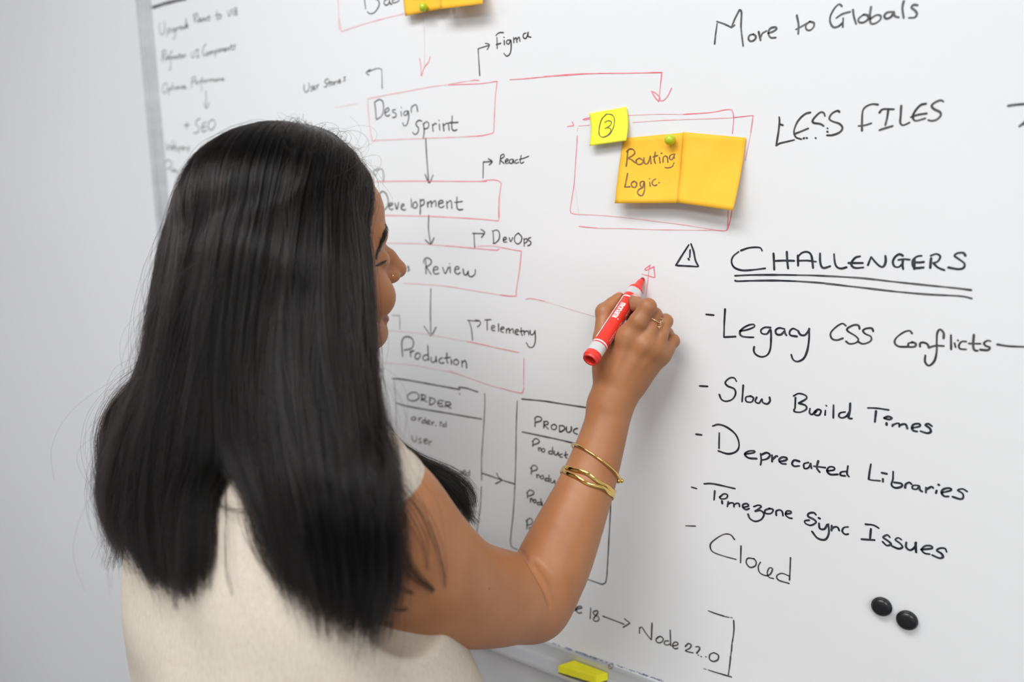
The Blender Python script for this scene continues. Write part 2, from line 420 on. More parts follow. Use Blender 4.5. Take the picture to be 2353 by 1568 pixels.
ink(T, 'grey word inside the second red box', C3, 'dark', 1.9, '228,150 232,210 240,262;225,150 245,125 275,145 290,195 280,240 250,268;298,232 322,220 315,208 298,218 298,248 315,258 325,250;338,210 352,255 365,205;385,240 405,225 398,215 383,228 385,252 405,260 415,255;455,180 458,240;490,200 472,210 470,240 488,245 500,225 490,200;520,180 522,230 520,290;522,195 545,185 548,215 525,232;572,200 575,240;576,215 598,195 602,238;604,212 630,192 635,235;655,215 685,205 678,190 655,200 655,235 675,242 692,230;710,195 715,248;716,210 735,192 745,200 748,248;785,165 785,240 800,258 828,255;768,205 825,198')
ink(ARW, None, C3, 'dark', 1.8, '582,298 580,400 595,500;555,475 575,492 597,505 620,460')
ink(BOX, 'red box beside the nose, third of the flow chart', C3, 'red', 1.2, '700,517 900,535 1050,548 1080,548 1088,538;1100,528 1180,545 1248,556;1250,555 1235,700 1215,820 1212,880;1212,880 1160,880 1100,872')
ink(BOX, None, C3, 'pink', 1.1, '270,497 500,502 600,509 705,517;920,522 1040,518 1110,530;1100,872 900,840 700,808 560,796 400,788')
ink(ARW, None, C3, 'dark', 1.7, '913,530 910,480 908,432;898,428 978,430;958,398 985,422 962,458')
ink(T, 'small black word beside the third bent arrow', C3, 'dark', 1.7, '1045,412 1050,495;1038,412 1075,405 1092,430 1088,470 1062,498 1046,500;1120,478 1142,468 1135,455 1120,465 1122,490 1145,490;1162,460 1172,488 1188,458;1228,425 1205,445 1200,480 1220,505 1245,490 1252,455 1228,425;1268,465 1270,522;1270,475 1285,465 1292,485 1272,500;1318,458 1300,465 1302,478 1318,490 1315,508 1295,518')
ink(T, 'grey word inside the third red box', C3, 'dark', 1.9, '560,620 562,720;545,645 550,615 575,605 600,625 595,650 565,668;565,668 580,695 600,725;615,695 648,685 640,668 620,675 615,705 632,722 655,715;682,672 688,690 702,718 724,672;735,668 738,712;733,646;772,690 800,682 795,668 775,672 770,705 790,722 810,710;830,685 835,720 852,728 866,700;866,700 870,732 892,740 915,720 918,688')
ink('handwritten_mark', None, C3, 'dark', 1.7, '428,665 440,672 430,680 444,690 428,702')
ink(ARW, None, C3, 'dark', 1.8, '597,828 594,1000 597,1160;548,1098 575,1135 598,1165 635,1105')
ink(ARW, None, C3, 'soft', 1.3, '318,1020 372,1020;372,1020 374,1118')
ink(ARW, None, C3, 'dark', 1.7, '898,1198 888,1110 872,1062;862,1055 940,1062;918,1052 950,1060 952,1085 932,1102')
ink(T, 'small black word beside the lowest bent arrow', C3, 'dark', 1.8, '985,1052 1030,1050;1002,1052 1004,1125;1035,1112 1058,1105 1050,1092 1035,1100 1036,1125 1058,1130;1085,1080 1085,1135;1100,1122 1125,1112 1118,1102 1102,1110 1102,1135 1122,1142;1140,1115 1142,1148;1143,1128 1160,1112 1165,1148;1166,1130 1188,1115 1192,1148;1205,1142 1228,1132 1222,1120 1207,1128 1207,1152 1228,1158;1248,1108 1250,1150 1258,1165;1238,1135 1270,1130;1268,1130 1272,1160;1272,1142 1285,1132 1300,1136 1304,1160;1312,1128 1318,1158 1335,1155 1347,1130;1348,1128 1350,1200 1335,1245 1305,1248 1285,1215')
ink(BOX, 'red box beside the chin, lowest of the flow chart', C3, 'red', 1.15, '850,1205 1000,1237 1090,1258 1235,1288;1268,1330 1266,1450 1265,1520')
ink(BOX, None, C3, 'faint', 1.1, '290,1128 500,1145 700,1178 855,1206;262,1360 450,1375 600,1400')
ink(BOX, None, C3, 'faint', 1.0, '598,1400 760,1435 900,1480 1000,1512')
ink(BOX, None, C4, 'pink', 1.1, '660,6 800,55 900,92 1000,120;1152,-20 1152,60 1152,120')
ink(BOX, None, C4, 'red', 1.1, '1000,120 1080,142 1130,152 1145,148 1152,120')
ink(T, 'grey word inside the lowest red box', C3, 'dark', 2.0, '388,1200 388,1250 394,1318;384,1225 400,1182 435,1173 465,1192 472,1225 455,1258 405,1270;448,1275 452,1318;450,1290 465,1275 478,1278;505,1290 488,1300 485,1325 500,1335 518,1320 518,1295 505,1290;572,1305 550,1308 540,1330 555,1345 575,1335;575,1235 578,1300 582,1345;600,1320 600,1350 618,1358 632,1340 635,1315;635,1315 638,1358;680,1325 660,1335 658,1355 675,1365 692,1360;712,1290 712,1345 722,1365;692,1328 738,1322;744,1338 746,1372;780,1335 762,1348 765,1370 785,1375 798,1355 780,1335;820,1345 824,1392;824,1362 840,1345 852,1360 855,1398')
ink('table_outline', 'thick black outline of the small order table', CE, 'dark', 2.2, '155,113 250,120 450,155 735,207;725,188 790,195 890,228;732,243;195,322 250,342 400,372 600,405 800,440 922,460')
ink('table_outline', None, CE, 'grey', 1.5, '948,243 950,340 935,600 922,800 922,985;920,1040 912,1200 895,1330 880,1435')
ink('table_outline', None, CE, 'soft', .9, '172,130 182,250 188,420 192,590')
ink(T, 'small black capitals heading the left table', CE, 'dark', 1.9, '320,232 290,255 292,290 335,305 380,285 380,250 355,232 320,232;410,260 405,305;400,250 438,258 435,285 410,290 455,312;480,285 475,330;472,275 510,285 525,305 505,330 475,338;595,305 560,300 545,325 560,350 595,350;545,325 585,328;615,320 610,360;608,312 650,318 655,338 620,345 662,368')
ink(T, None, CE, 'dark', 1.6, '335,442 318,455 330,470 355,465 358,450 335,442;385,448 385,478;386,460 410,448;440,470 415,475 412,495 440,490;440,450 442,497;455,490 480,485 475,470 455,478 455,500 480,505;497,485 497,510;498,495 515,485;530,515;568,490 568,522;565,485 582,492;610,505 592,508 590,525 612,525;618,480 620,528')
ink(T, None, CE, 'dark', 1.6, '325,605 330,640 350,655 365,635 362,610;405,625 385,632 395,648 405,660 385,668;430,650 455,645 448,630 428,640 430,668 455,668;470,645 472,685;474,660 495,650')
ink(T, None, CE, 'dark', 1.6, '745,905 735,920 745,935 755,925 745,905;765,920 785,915 780,900 762,910 765,938 788,935;815,920 795,922 792,940 815,945;818,900 820,948')
ink(ARW, 'black arrow joining the two tables', CE, 'dark', 1.9, '925,925 1000,950 1085,980 1205,1018;1052,925 1068,960 1095,985 1042,1015')
ink('table_outline', 'black outline of the table behind the forearm', CE, 'dark', 2.1, '1268,288 1450,305 1600,328 1850,366;1270,570 1450,608 1600,640 1760,680')
ink('table_outline', None, CE, 'dark', 1.5, '1228,305 1220,500 1215,800 1208,1020 1195,1250 1174,1450 1170,1520 1185,1560 1230,1580')
ink('table_outline', None, C4, 'dark', 1.7, '1724,700 1720,900 1710,1100 1697,1340;1697,1340 1688,1392 1665,1407;1665,1407 1565,1372 1500,1350')
ink(T, 'black capitals heading the table behind the forearm', CE, 'dark', 2.0, '1382,450 1380,525;1375,455 1400,438 1435,450 1430,475 1382,490;1458,490 1455,535;1455,482 1488,482 1490,505 1462,512 1495,545;1545,505 1522,515 1525,545 1555,548 1565,520 1545,505;1590,515 1590,565;1588,515 1625,520 1635,545 1610,565 1590,570;1650,525 1650,560 1668,575 1690,560 1692,525;1745,540 1718,548 1712,575 1745,590')
ink(T, None, CE, 'dark', 1.9, '1365,650 1360,695;1355,655 1385,628 1415,645 1410,665 1360,685;1410,705 1412,735;1411,718 1428,706 1432,735;1450,712 1437,725 1446,745 1462,738 1462,718 1450,712;1525,735 1500,738 1500,758 1525,760;1530,700 1530,762;1545,735 1545,760 1562,770 1580,745;1581,745 1583,775;1615,760 1595,765 1595,785 1615,788;1645,740 1640,780 1655,795;1630,770 1662,765')
ink(T, None, CE, 'dark', 1.9, '1350,880 1348,935;1340,885 1365,858 1395,870 1395,895 1350,910;1395,935 1398,965;1396,948 1413,936 1420,960;1440,945 1426,958 1435,975 1452,968 1452,948 1440,945;1490,970 1468,972 1468,990 1490,990;1500,940 1500,1000;1515,970 1515,1000 1532,1008 1548,985;1549,985 1552,1018')
ink(T, None, CE, 'dark', 1.9, '1315,1090 1315,1140;1308,1095 1335,1070 1368,1085 1362,1108 1315,1125;1340,1140 1342,1175;1341,1152 1356,1143 1362,1165;1378,1150 1364,1165 1373,1180 1388,1172 1388,1155 1378,1150;1425,1175 1402,1178 1402,1195 1425,1195;1430,1145 1432,1202;1440,1175 1442,1200 1458,1205 1468,1185')
ink(T, None, CE, 'dark', 1.9, '1312,1335 1310,1405;1303,1335 1335,1312 1358,1332 1350,1360 1312,1372;1330,1390 1335,1412;1332,1400 1345,1392')
# boxes round the notes
ink(BOX, 'red double box drawn around the orange notes', C5, 'red', 1.0, '1000,354 1150,345 1240,335 1300,322 1345,320 1358,330 1368,380 1363,440 1358,495;1360,378 1508,362;1508,362 1500,420 1490,490;280,392 300,384 330,378;330,388 300,394 280,392;240,510 237,580 232,650 218,850 205,940 190,1050 210,1070 240,1075;252,1162 310,1168 390,1175;1328,1050 1325,1150 1320,1188;1355,1050 1340,1130 1322,1186;1200,1186 1280,1193 1315,1190 1328,1150')
ink(BOX, None, C5, 'pink', .9, '600,362 800,353 1000,354;250,437 330,432;640,412 900,395 1200,385 1360,378;245,450 240,475;240,1075 400,1082 600,1100 800,1125 1000,1150 1240,1188;390,1175 600,1178 800,1185 1000,1188 1200,1190;1490,490 1480,545 1450,690')
ink(BOX, None, C5, 'faint', .7, '222,850 235,950 255,1105')
ink(ARW, None, C5, 'red', 1.1, '168,442 215,435;203,408 215,432')
ink(ARW, 'small red arrow head above the marker tip', CH, 'red', 1.2, '958,110 1000,82 1032,58;1032,58 1024,80 1012,118;958,110 955,128 970,134 1020,115 1084,80;1084,80 1088,140 1100,225;1100,225 1090,237 1010,215 955,200')
ink(ARW, None, CH, 'pink', 1.1, '1012,118 1005,200 985,380 966,540;910,187 955,200')
ink('faint_line', None, C3, 'red', 1.1, '1283,905 1300,898 1345,902 1420,918')
ink('faint_line', None, C3, 'faint', 1.0, '1420,918 1510,945 1600,975 1790,1030')
# right-hand column
ink(T, 'grey written line cut near the top edge, furthest up on this side', C6, 'grey', 2.0, '150,170 140,240 132,315;148,155 200,172 255,198;255,190 280,130 310,72;310,72 325,90 322,200 337,330;262,192 276,180;410,245 382,255 375,280 392,297 420,285 428,262 410,245;448,228 462,290;462,270 475,240 505,222;515,240 555,225 578,205 565,195 530,205 518,240 535,270 572,270;722,110 735,180 732,245;715,212 760,188 800,165;815,155 788,180 790,210 815,218 842,195 845,165 815,155;1045,45 1030,30 1000,50 965,110 962,160 985,195 1020,190 1050,165;1005,130 1050,100 1105,85;1055,130 1052,195;1125,70 1132,120 1148,172;1200,105 1165,135 1170,160 1205,160 1235,135 1230,110 1200,105;1255,50 1247,110 1252,165 1280,170 1318,145 1325,115 1295,108 1250,135;1410,85 1370,90 1350,115 1365,135 1400,120 1418,85;1418,85 1425,115 1455,125;1490,8 1480,60 1490,130;1590,38 1560,35 1545,55 1570,75 1585,100 1570,125 1525,128')
ink(T, 'black capitals beside the red double box, second line down', C6, 'dark', 2.0, '595,840 598,870 590,950 574,1045;574,1045 600,1030 650,1018 705,1005;603,893 622,900;820,808 780,820 730,870 702,940 715,985 755,1000;770,994 776,992;792,990;712,960 750,945 805,922;925,835 915,810 885,810 838,860 842,882 890,890 915,905;940,920;940,945;855,990;1028,805 1015,795 975,815 955,850 975,870 1030,890 1050,920 1030,950 980,970 938,972;1305,752 1265,748 1220,765 1195,800 1190,880 1190,940;1165,905 1210,900 1258,885;1315,810 1340,785 1420,785;1378,795 1370,850 1357,900;1315,935 1360,920 1410,905;1472,760 1468,830 1465,880 1485,900 1532,880;1650,745 1610,755 1570,800 1555,840 1575,868 1645,850;1540,842 1590,825 1655,815;1775,730 1755,720 1715,735 1690,760 1710,785 1750,805 1755,830 1725,860 1690,868 1665,862')
ink(T, None, C6, 'grey', 2.2, '2240,760 2300,752 2400,744;2320,908 2345,893 2400,885;2320,908 2340,890 2390,850')
ink('warning_sign', 'small black drawn triangle with exclamation mark', CA, 'black', 2.0, '326,245 265,340 208,432;222,433 320,438 405,443;412,440 385,385 370,310 345,237;337,292 334,360;320,370 328,382')
ink('heading_text', 'black capital heading with double underline', CA, 'black', 2.0, '985,300 972,275 930,268 860,275 795,298;775,308 725,350 710,400 735,450 800,475 880,474 1015,458;1088,322 1092,390 1095,470;1208,308 1212,390 1220,460;1090,392 1180,388 1275,390;1308,342 1310,435;1312,350 1345,318 1395,310 1430,345 1445,455;1305,390 1390,388 1472,398;1508,322 1508,390 1520,440 1545,455 1600,438')
ink('heading_text', None, CB, 'black', 2.0, '65,328 72,400 90,445 130,460 178,448;300,350 260,360 225,400 225,435 260,455 330,450;195,410 325,410;370,430 385,390 400,355;400,355 440,405 480,440 510,442 530,400 528,345;685,345 655,330 615,355 595,400 610,440 650,445 685,410;645,382 690,375 748,380;685,385 682,430 688,465;855,345 815,350 775,385 775,435 800,455 872,450;770,400 830,405 875,400;790,365 788,465;940,365 935,410 932,455;935,345 985,328 1022,350 1000,395 960,410;960,410 1000,450 1060,475;1248,345 1230,318 1175,322 1150,345 1190,375 1240,415 1230,455 1180,465 1095,450')
ink('heading_underline', None, CA, 'black', 2.0, '742,525 900,518 1150,517 1300,519;742,568 765,574 900,570 1100,568 1300,574')
ink('heading_underline', None, CA, 'dark', 1.9, '1295,519 1450,522 1686,533;1295,574 1500,588 1686,606')
ink('heading_underline', None, CB, 'grey', 2.0, '-10,527 300,545 600,578 900,610 1150,635 1300,654;-10,595 300,630 600,665 900,692 1200,708 1305,730')
ink(T, 'black first bulleted line under the underlined heading', CA, 'black', 2.0, '480,873 550,880;652,825 645,950 642,1078;642,1078 748,1073;785,1022 850,1012 915,985 912,965 870,968 810,1000 785,1040 800,1068 850,1078 910,1080;1062,992 1010,990 975,1015 985,1045 1030,1048 1062,1010 1066,1100 1058,1190 1030,1240 980,1256 930,1235 910,1200 915,1165;1190,1005 1140,995 1108,1015 1115,1050 1155,1055 1190,1020;1190,1020 1192,1040 1205,1062;1305,1018 1265,1000 1235,1025 1240,1060 1300,1072;1310,1020 1330,1055 1370,1060 1405,1020 1410,1000;1410,1000 1408,1100 1392,1200 1360,1270 1305,1298 1265,1280 1248,1235')
ink(T, None, CB, 'dark', 2.0, '172,975 140,955 85,985 35,1040 45,1090 90,1105 145,1088;295,1005 285,972 240,970 185,1000 190,1025 255,1065 285,1100 260,1130 205,1138 172,1115;418,1025 405,998 355,1000 325,1020 350,1050 395,1070 400,1105 365,1130 320,1138 285,1120;768,1045 745,1020 690,1035 625,1085 612,1130 650,1162 740,1165;775,1125 735,1135 740,1165 795,1162 800,1135 765,1122;840,1165 840,1135 865,1125 905,1140 920,1175;1052,1090 1052,1040 1020,1008 995,1040 990,1120 990,1200 970,1290 920,1335 885,1300 888,1240;920,1172 980,1155 1055,1158;1118,1058 1120,1188;1150,1130 1160,1170;1178,1105;1255,1118 1215,1118 1190,1150 1200,1182 1255,1188;1325,1055 1318,1150 1330,1195 1358,1200;1280,1135 1385,1137;1475,1115 1450,1108 1415,1130 1430,1155 1468,1170 1450,1195 1380,1190;1535,1143 1650,1160 1900,1168')
ink(T, 'black second bulleted line under the heading', CC, 'black', 2.0, '138,195 192,198;385,165 370,142 340,142 310,170 325,195 370,215 378,250 355,285 315,297 285,285 270,252;430,190 422,300;478,262 448,270 450,298 485,302 498,275 478,262;520,270 510,298 535,310 555,280 560,305 590,315 608,295 605,270;765,262 800,245 845,258 850,280 800,310;778,272 775,345;800,310 845,325 850,350 810,370 770,365 770,350;875,345 872,375 890,385 912,360;912,360 905,385 935,390 948,360 925,352 910,372;978,358 975,390;982,325;1032,322 1030,408;1110,368 1075,375 1068,398 1090,408 1120,395 1140,365;1143,310 1140,365 1132,408 1155,412')
ink(T, None, CD, 'black', 2.0, '265,205 340,208 435,222;332,230 322,320;398,288 430,275 462,288 440,300 400,290;418,328 418,345;468,340 465,357;467,350 490,335 520,332 522,360;524,350 545,340 575,340 588,375;625,370 690,355 685,335 640,340 625,370 640,392 668,398;790,355 760,335 735,345 770,370 780,400 750,412 695,395')
ink(T, 'black third bulleted line starting with a large capital D', CC, 'black', 2.1, '115,517 153,522;225,463 265,452 320,470 380,520 402,585 385,630 330,648 262,628;270,508 268,612;440,650 500,640 505,628 465,630 440,650 465,675 520,680;545,645 550,690 545,722;548,655 585,640 608,655 590,680 550,690;622,655 622,700;626,684 650,662 658,665;670,700 715,690 720,675 690,670 668,690 685,712 715,715;805,698 770,690 755,712 770,730 805,728;865,705 835,715 838,745 865,740 880,712;880,712 885,745;930,695 920,740 940,770;900,730 978,740;990,762 1035,755 1035,738 1005,735 988,760 1010,785 1060,785;1115,765 1082,770 1078,790 1110,795;1128,728 1122,780 1135,800')
ink(T, None, CD, 'black', 2.0, '290,665 278,735 272,790;272,790 300,797 365,802;388,785 388,812;378,736 420,745;472,725 470,790 458,835 490,860 540,850 540,825 480,815;570,860 575,830 605,815 622,830;680,840 635,840 630,865 665,870 685,845;685,845 690,875 710,890;740,855 740,900;745,872 785,850 800,862;828,880 822,905;842,832;870,900 945,880 935,862 885,870 868,900 890,928 925,930;1078,890 1040,868 1000,880 1040,905 1045,940 1020,952 958,932')
ink(T, 'black fourth bulleted line starting with a wide capital T', CC, 'black', 2.1, '85,870 120,880;168,848 230,848 375,880;240,895 235,955;275,935 300,915 325,922 315,945 280,948 272,935;288,962 290,980;330,965 324,1000;326,985 345,975 365,978 368,1002;369,988 385,978 402,980 405,1000;430,1005 465,995 455,980 430,985 428,1005 450,1020 470,1012;500,1000 530,990 550,1000 510,1030;510,1030 545,1025 568,1050 550,1085 510,1098 475,1080 462,1050;605,1012 575,1025 580,1045 615,1045 630,1020 605,1012;650,1058 650,1030 675,1022 690,1035 695,1062;712,1048 745,1045 748,1032 720,1030 712,1055 735,1075 755,1078;915,1055 900,1040 868,1045 862,1065 900,1085 915,1105 880,1125 845,1112 840,1095 870,1090;932,1075 942,1080;935,1110 940,1145 970,1150 990,1120;998,1115 1000,1180 975,1220 925,1210 888,1165;1020,1125 1018,1160;1019,1148 1040,1135 1060,1138 1070,1160;1130,1135 1100,1140 1090,1165 1110,1185 1130,1182')
ink(T, None, CD, 'black', 2.0, '245,1158 310,1165 355,1190;290,1195 282,1285;212,1280 280,1285 320,1287;445,1265 425,1245 390,1265 425,1290 455,1320 420,1332 385,1300;540,1285 515,1268 490,1285 530,1315 548,1345 515,1358 460,1335;580,1305 578,1345 610,1370 650,1345 660,1305;655,1310 660,1388;700,1365 790,1355 780,1335 735,1335 705,1365 730,1395 772,1402;910,1385 895,1355 850,1355 830,1375 865,1395 880,1425 850,1435 792,1410')
ink(T, 'thin dark last bulleted word under the heading', CC, 'dark', 1.8, '45,1128 112,1130;372,1220 345,1188 300,1185 240,1220 210,1255 225,1300 300,1330 382,1352;415,1262 412,1375;505,1348 460,1345 450,1375 475,1405 510,1395 515,1365 495,1345;545,1370 530,1400 540,1440 580,1460 610,1450 625,1415 605,1408 590,1440 600,1470 632,1480;740,1465 690,1445 655,1460 665,1490 735,1512;745,1340 742,1420 738,1490')
ink('drawn_bracket', 'black square bracket above the tray', C8, 'dark', 1.9, '300,1183 340,1198 385,1212;437,1235 438,1290 430,1350;428,1365 425,1400;420,1430 415,1480 408,1528;300,1502 330,1512 425,1540')
ink('drawn_bracket', None, C8, 'soft', 1.5, '390,1214 412,1218;420,1219 430,1221;275,1495 290,1499;428,1350 424,1400 418,1440')
ink(T, 'black words with version numbers and an arrow above the tray', C9, 'dark', 2.0, '1412,545 1410,590;1410,552 1430,545 1460,590 1500,640;1503,640 1505,580 1508,510;1555,620 1538,640 1550,662 1580,660 1595,635 1575,615 1555,620;1635,650 1610,650 1602,670 1620,682 1650,672;1648,565 1650,620 1652,685;1668,688 1705,680 1705,662 1680,660 1665,690 1685,710 1708,705;1765,692 1788,670 1810,680 1800,705 1765,725 1795,735 1825,742;1845,695 1870,695 1876,712 1852,745;1862,758 1868,760;1885,768;1922,770;1985,740 1955,755 1952,790 1980,808 2015,795 2020,760 1985,740;905,385 880,390 878,410 905,415;915,335 914,415;925,405 965,395 958,382 930,390 925,420 945,435 965,430;1035,395 1030,478;1080,415 1055,425 1060,445 1095,465 1095,490 1070,498 1055,480 1085,440 1090,420 1080,415;1128,458 1200,485 1290,520;1295,478 1338,512;1338,512 1285,545')
bm = bmesh.new()
rs = random.Random(5)
for i in range(150):
    t = rs.random()
    a, b = 740 + (1600 - 740) * t, 672 + (968 - 672) * t + rs.gauss(0, 3) - 3
    p = onb(1050 + a / 3.3614, 1280 + b / 3.3614)
    w, h = rs.uniform(.0006, .0022), rs.uniform(.0003, .0009)
    q = [bm.verts.new((p[0] + dx * w, -.0003, p[2] + dz * h)) for dx, dz in ((-1, 0), (0, -1), (1, .2), (.1, 1))]
    bm.faces.new(q)
tag(bm_obj('ink_residue', bm, M_smudge, board), 'blue grey ink dirt along the bottom rail', kind='stuff')

# ---------------------------------------------------------------- sticky notes, pins, magnets, rubber
M_or = noise_color(mat('orange_paper', (.98, .52, .04), .7, spec=.25), (.97, .505, .035), (1.0, .55, .05), 30)
M_ye = noise_color(mat('yellow_paper', (.93, .88, .05), .7, spec=.25), (.91, .86, .04), (.95, .90, .07), 30)
M_lime = mat('lime_plastic', (.52, .62, .01), .3, Coat_Weight=.3)
M_blk = mat('black_plastic', (.012, .012, .013), .28)
M_rub = noise_color(mat('yellow_felt', (.93, .86, .03), .85, spec=.2), (.91, .84, .025), (.95, .89, .045), 120, bump=.3, bscale=700)
M_dkb = mat('dark_plastic', (.05, .05, .055), .5)
ORANGE, NOTES = 'pairs of orange sticky notes', 'sticky notes on the whiteboard'


def note(label, quad, y0, lift, m, bow=0.0, power=2.0, side=0.0, group=NOTES):
    """quad: photo pixels TL TR BR BL of a note stuck along its top edge; the free bottom curls off the board."""
    tl, tr, br, bl = [np.array(c, float) for c in quad]
    N = 14; V = []; F = []

    def yf(s, t):
        return -(y0 + lift * max(t, 0) ** power + side * s * t)
    for back in (0, 1):
        for j in range(N + 1):
            for i in range(N + 1):
                s, t = i / N, j / N
                p = (tl * (1 - s) + tr * s) * (1 - t) + (bl * (1 - s) + br * s) * t
                p = p + np.array([bow * math.sin(math.pi * t), 0])
                w = onb(p[0], p[1], yf(s, t)); w[1] += .00018 * back
                V.append(w)
    K = (N + 1) ** 2
    for j in range(N):
        for i in range(N):
            a = j * (N + 1) + i
            F.append((a, a + N + 1, a + N + 2, a + 1)); F.append((K + a, K + a + 1, K + a + N + 2, K + a + N + 1))
    rim = [i for i in range(N + 1)] + [j * (N + 1) + N for j in range(1, N + 1)] + [N * (N + 1) + i for i in range(N - 1, -1, -1)] + [j * (N + 1) for j in range(N - 1, 0, -1)]
    for a, b in zip(rim, rim[1:] + rim[:1]):
        F.append((a, b, K + b, K + a))
    o = mesh('sticky_note', V, F, m, None, True)
    tag(o, label, 'sticky note', group)

    def at(px, py):
        t = (py - (tl[1] + tr[1]) / 2) / ((bl[1] + br[1]) / 2 - (tl[1] + tr[1]) / 2)
        s = (px - tl[0]) / (tr[0] - tl[0])
        return onb(px, py, yf(min(max(s, 0), 1), min(max(t, 0), 1)) - .0003)
    return o, at


def note_ink(nt, at, crop, inkname, mm, s, label):
    ox, oy, sc = crop; rng = random.Random(3)
    V, F = [], []
    for st in parse(s):
        px = catmull([(ox + a / sc, oy + b / sc) for a, b in st], .6) if len(st) > 1 else np.array([[ox + st[0][0] / sc, oy + st[0][1] / sc]])
        # measure on the board, then drop every edge point on the paper
        w2, f2 = ribbons([px], mm, rng)
        b = len(V)
        V += [at(q[0], q[1]) for q in w2]; F += [tuple(b + i for i in f) for f in f2]
    o = mesh('handwritten_text', V, F, INK[inkname]); o.parent = nt
    o['label'] = label


q = lambda c, pts: [(c[0] + a / c[2], c[1] + b / c[2]) for a, b in pts]
n1, at1 = note('orange sticky note with two handwritten words, pinned beside the yellow note', q(C5, [(572, 526), (1006, 486), (972, 993), (510, 996)]), .0012, .016, M_or, bow=-1.5, power=1.6)
note_ink(n1, at1, C5, 'brown', 3.1, '603,612 598,680 592,728;595,622 620,603 648,612 650,640 606,670;606,670 630,680 658,703;688,668 665,685 672,712 700,712 715,690 688,668;720,665 722,700 735,712 752,700 766,655;766,655 772,710;802,625 795,680 803,708;785,662 820,650;832,665 837,705;845,636;858,700 860,665 878,655 890,668 893,700;940,640 912,650 905,672 922,682 942,645;942,640 942,690 925,730 895,740 872,737;602,780 592,830 582,878;582,878 620,875;650,835 630,850 635,875 660,878 668,850 650,835;715,835 695,845 695,870 712,878 722,838;722,838 725,890 712,935 690,938 675,920 682,898 715,880;762,842 765,872;760,820;805,820 785,832 780,855 795,868 814,862;828,848', 'brown handwriting')
n2, at2 = note('plain orange sticky note overlapping the edge of the written orange one', q(C5, [(1000, 481), (1457, 523), (1362, 1048), (955, 990)]), .0016, .017, M_or, bow=2.5, power=1.6, side=.004)
n3, at3 = note('small yellow sticky note with a circled number three', q(C5, [(326, 347), (594, 299), (592, 544), (327, 582)]), .0022, .008, M_ye, bow=4.0, power=1.4)
note_ink(n3, at3, C5, 'olive', 2.0, '450,352 415,390 398,450 398,500 425,518 470,500 500,450 508,390 490,358 450,352;438,412 460,400 485,408 480,430 455,448 440,455;455,450 478,456 480,480 455,506 438,514', 'dark circled number')
n4, _ = note('pinned orange sticky note at the top edge beside the half-cut box', [(916, -98), (1021, -122), (1019, 19), (931, 37)], .0012, .010, M_or, power=1.6)
n5, _ = note('orange sticky note at the top edge, behind the pinned one', [(1006, -118), (1112, -128), (1109, 9), (1012, 21)], .0008, .022, M_or, power=1.6)


def pin(px, py, rpx, label, y):
    d = float(np.linalg.norm(onb(px, py) - CAM)); r = rpx * d / FPX * .98
    c = onb(px, py, -(y + r * 1.25))
    o = c.copy(); o[1] = -y
    e = empty('push_pin', tuple(o), label, 'push pin', 'lime green ball pins')
    prof = [(0, r * .55), (r * .12, r * .58), (r * .3, r * .45)] + [(r * 1.25 - r * math.cos(a), r * math.sin(a)) for a in np.linspace(.55, math.pi - .02, 16)]
    lathe('head', o, (0, -1, 0), prof, M_lime, e, 28)
    return e


pin(1250 + 908 / 3.1367, 150 + 537 / 3.1367, 12.0, 'lime green ball pin on the orange note with two written words', .0025)
pin(750 + 698 / 3.1367, 52 / 3.1367, 9.0, 'lime green ball pin on the orange note at the top edge', .011)


def magnet(px, py, rmm, label):
    p = onb(px, py, -.004); o = np.array([p[0], -.0001, p[2]]); r = rmm / 1000
    e = empty('round_magnet', tuple(o), label, 'magnet', 'round black board magnets')
    lathe('rim', o, (0, -1, 0), [(0, r * .9), (.0008, r * .95), (.003, r), (.0045, r * .985), (.005, r * .94)], M_blk, e, 40)
    lathe('cap', o, (0, -1, 0), [(.0048, r * .94), (.0055, r * .93), (.0068, r * .84), (.0077, r * .62), (.0081, r * .35), (.0082, r * .05)], M_blk, e, 40)


magnet(2025.5, 1395.5, 9.6, 'round black magnet nearer the written word, higher of the two')
magnet(2084, 1427, 9.8, 'round black magnet lower of the touching pair')

# yellow rubber on the tray
er = empty('board_rubber', (-.397, -.014, RZ - .0015), 'yellow felt whiteboard rubber lying on the aluminium pen tray', 'rubber')
foot = [(-.4284, -.0243), (-.3766, -.0190), (-.3667, -.0062), (-.4150, -.0062)]


def tray_z(y):
    return RZ - .0021 + (TZ - RZ) * (y + .007) / (TY + .011) if y < -.007 else RZ - .0015


def prism(name, pts, z0, z1, bev, m, taper=0.0):
    bm = bmesh.new(); c = np.mean(pts, 0)
    lo = [bm.verts.new((x, y, tray_z(y) + z0)) for x, y in pts]
    hi = [bm.verts.new((c[0] + (x - c[0]) * (1 - taper), c[1] + (y - c[1]) * (1 - taper), tray_z(y) + z1)) for x, y in pts]
    bm.faces.new(lo[::-1]); bm.faces.new(hi)
    for i in range(4):
        j = (i + 1) % 4; bm.faces.new((lo[i], lo[j], hi[j], hi[i]))
    bmesh.ops.bevel(bm, geom=list(bm.edges), offset=bev, segments=3, affect='EDGES', profile=.5)
    bmesh.ops.recalc_face_normals(bm, faces=bm.faces)
    return bm_obj(name, bm, m, er)


prism('felt_block', foot, .0022, .0125, .0009, M_rub, .02)
prism('base_plate', [(x * .97 + -.397 * .03, y * .97 - .014 * .03) for x, y in foot], .0002, .0023, .0003, M_dkb)

# ---------------------------------------------------------------- signed distance modelling for the person
def smin(a, b, k):
    h = np.clip(.5 + .5 * (b - a) / k, 0, 1)
    return b + (a - b) * h - k * h * (1 - h)


def smax(a, b, k):
    return -smin(-a, -b, k)


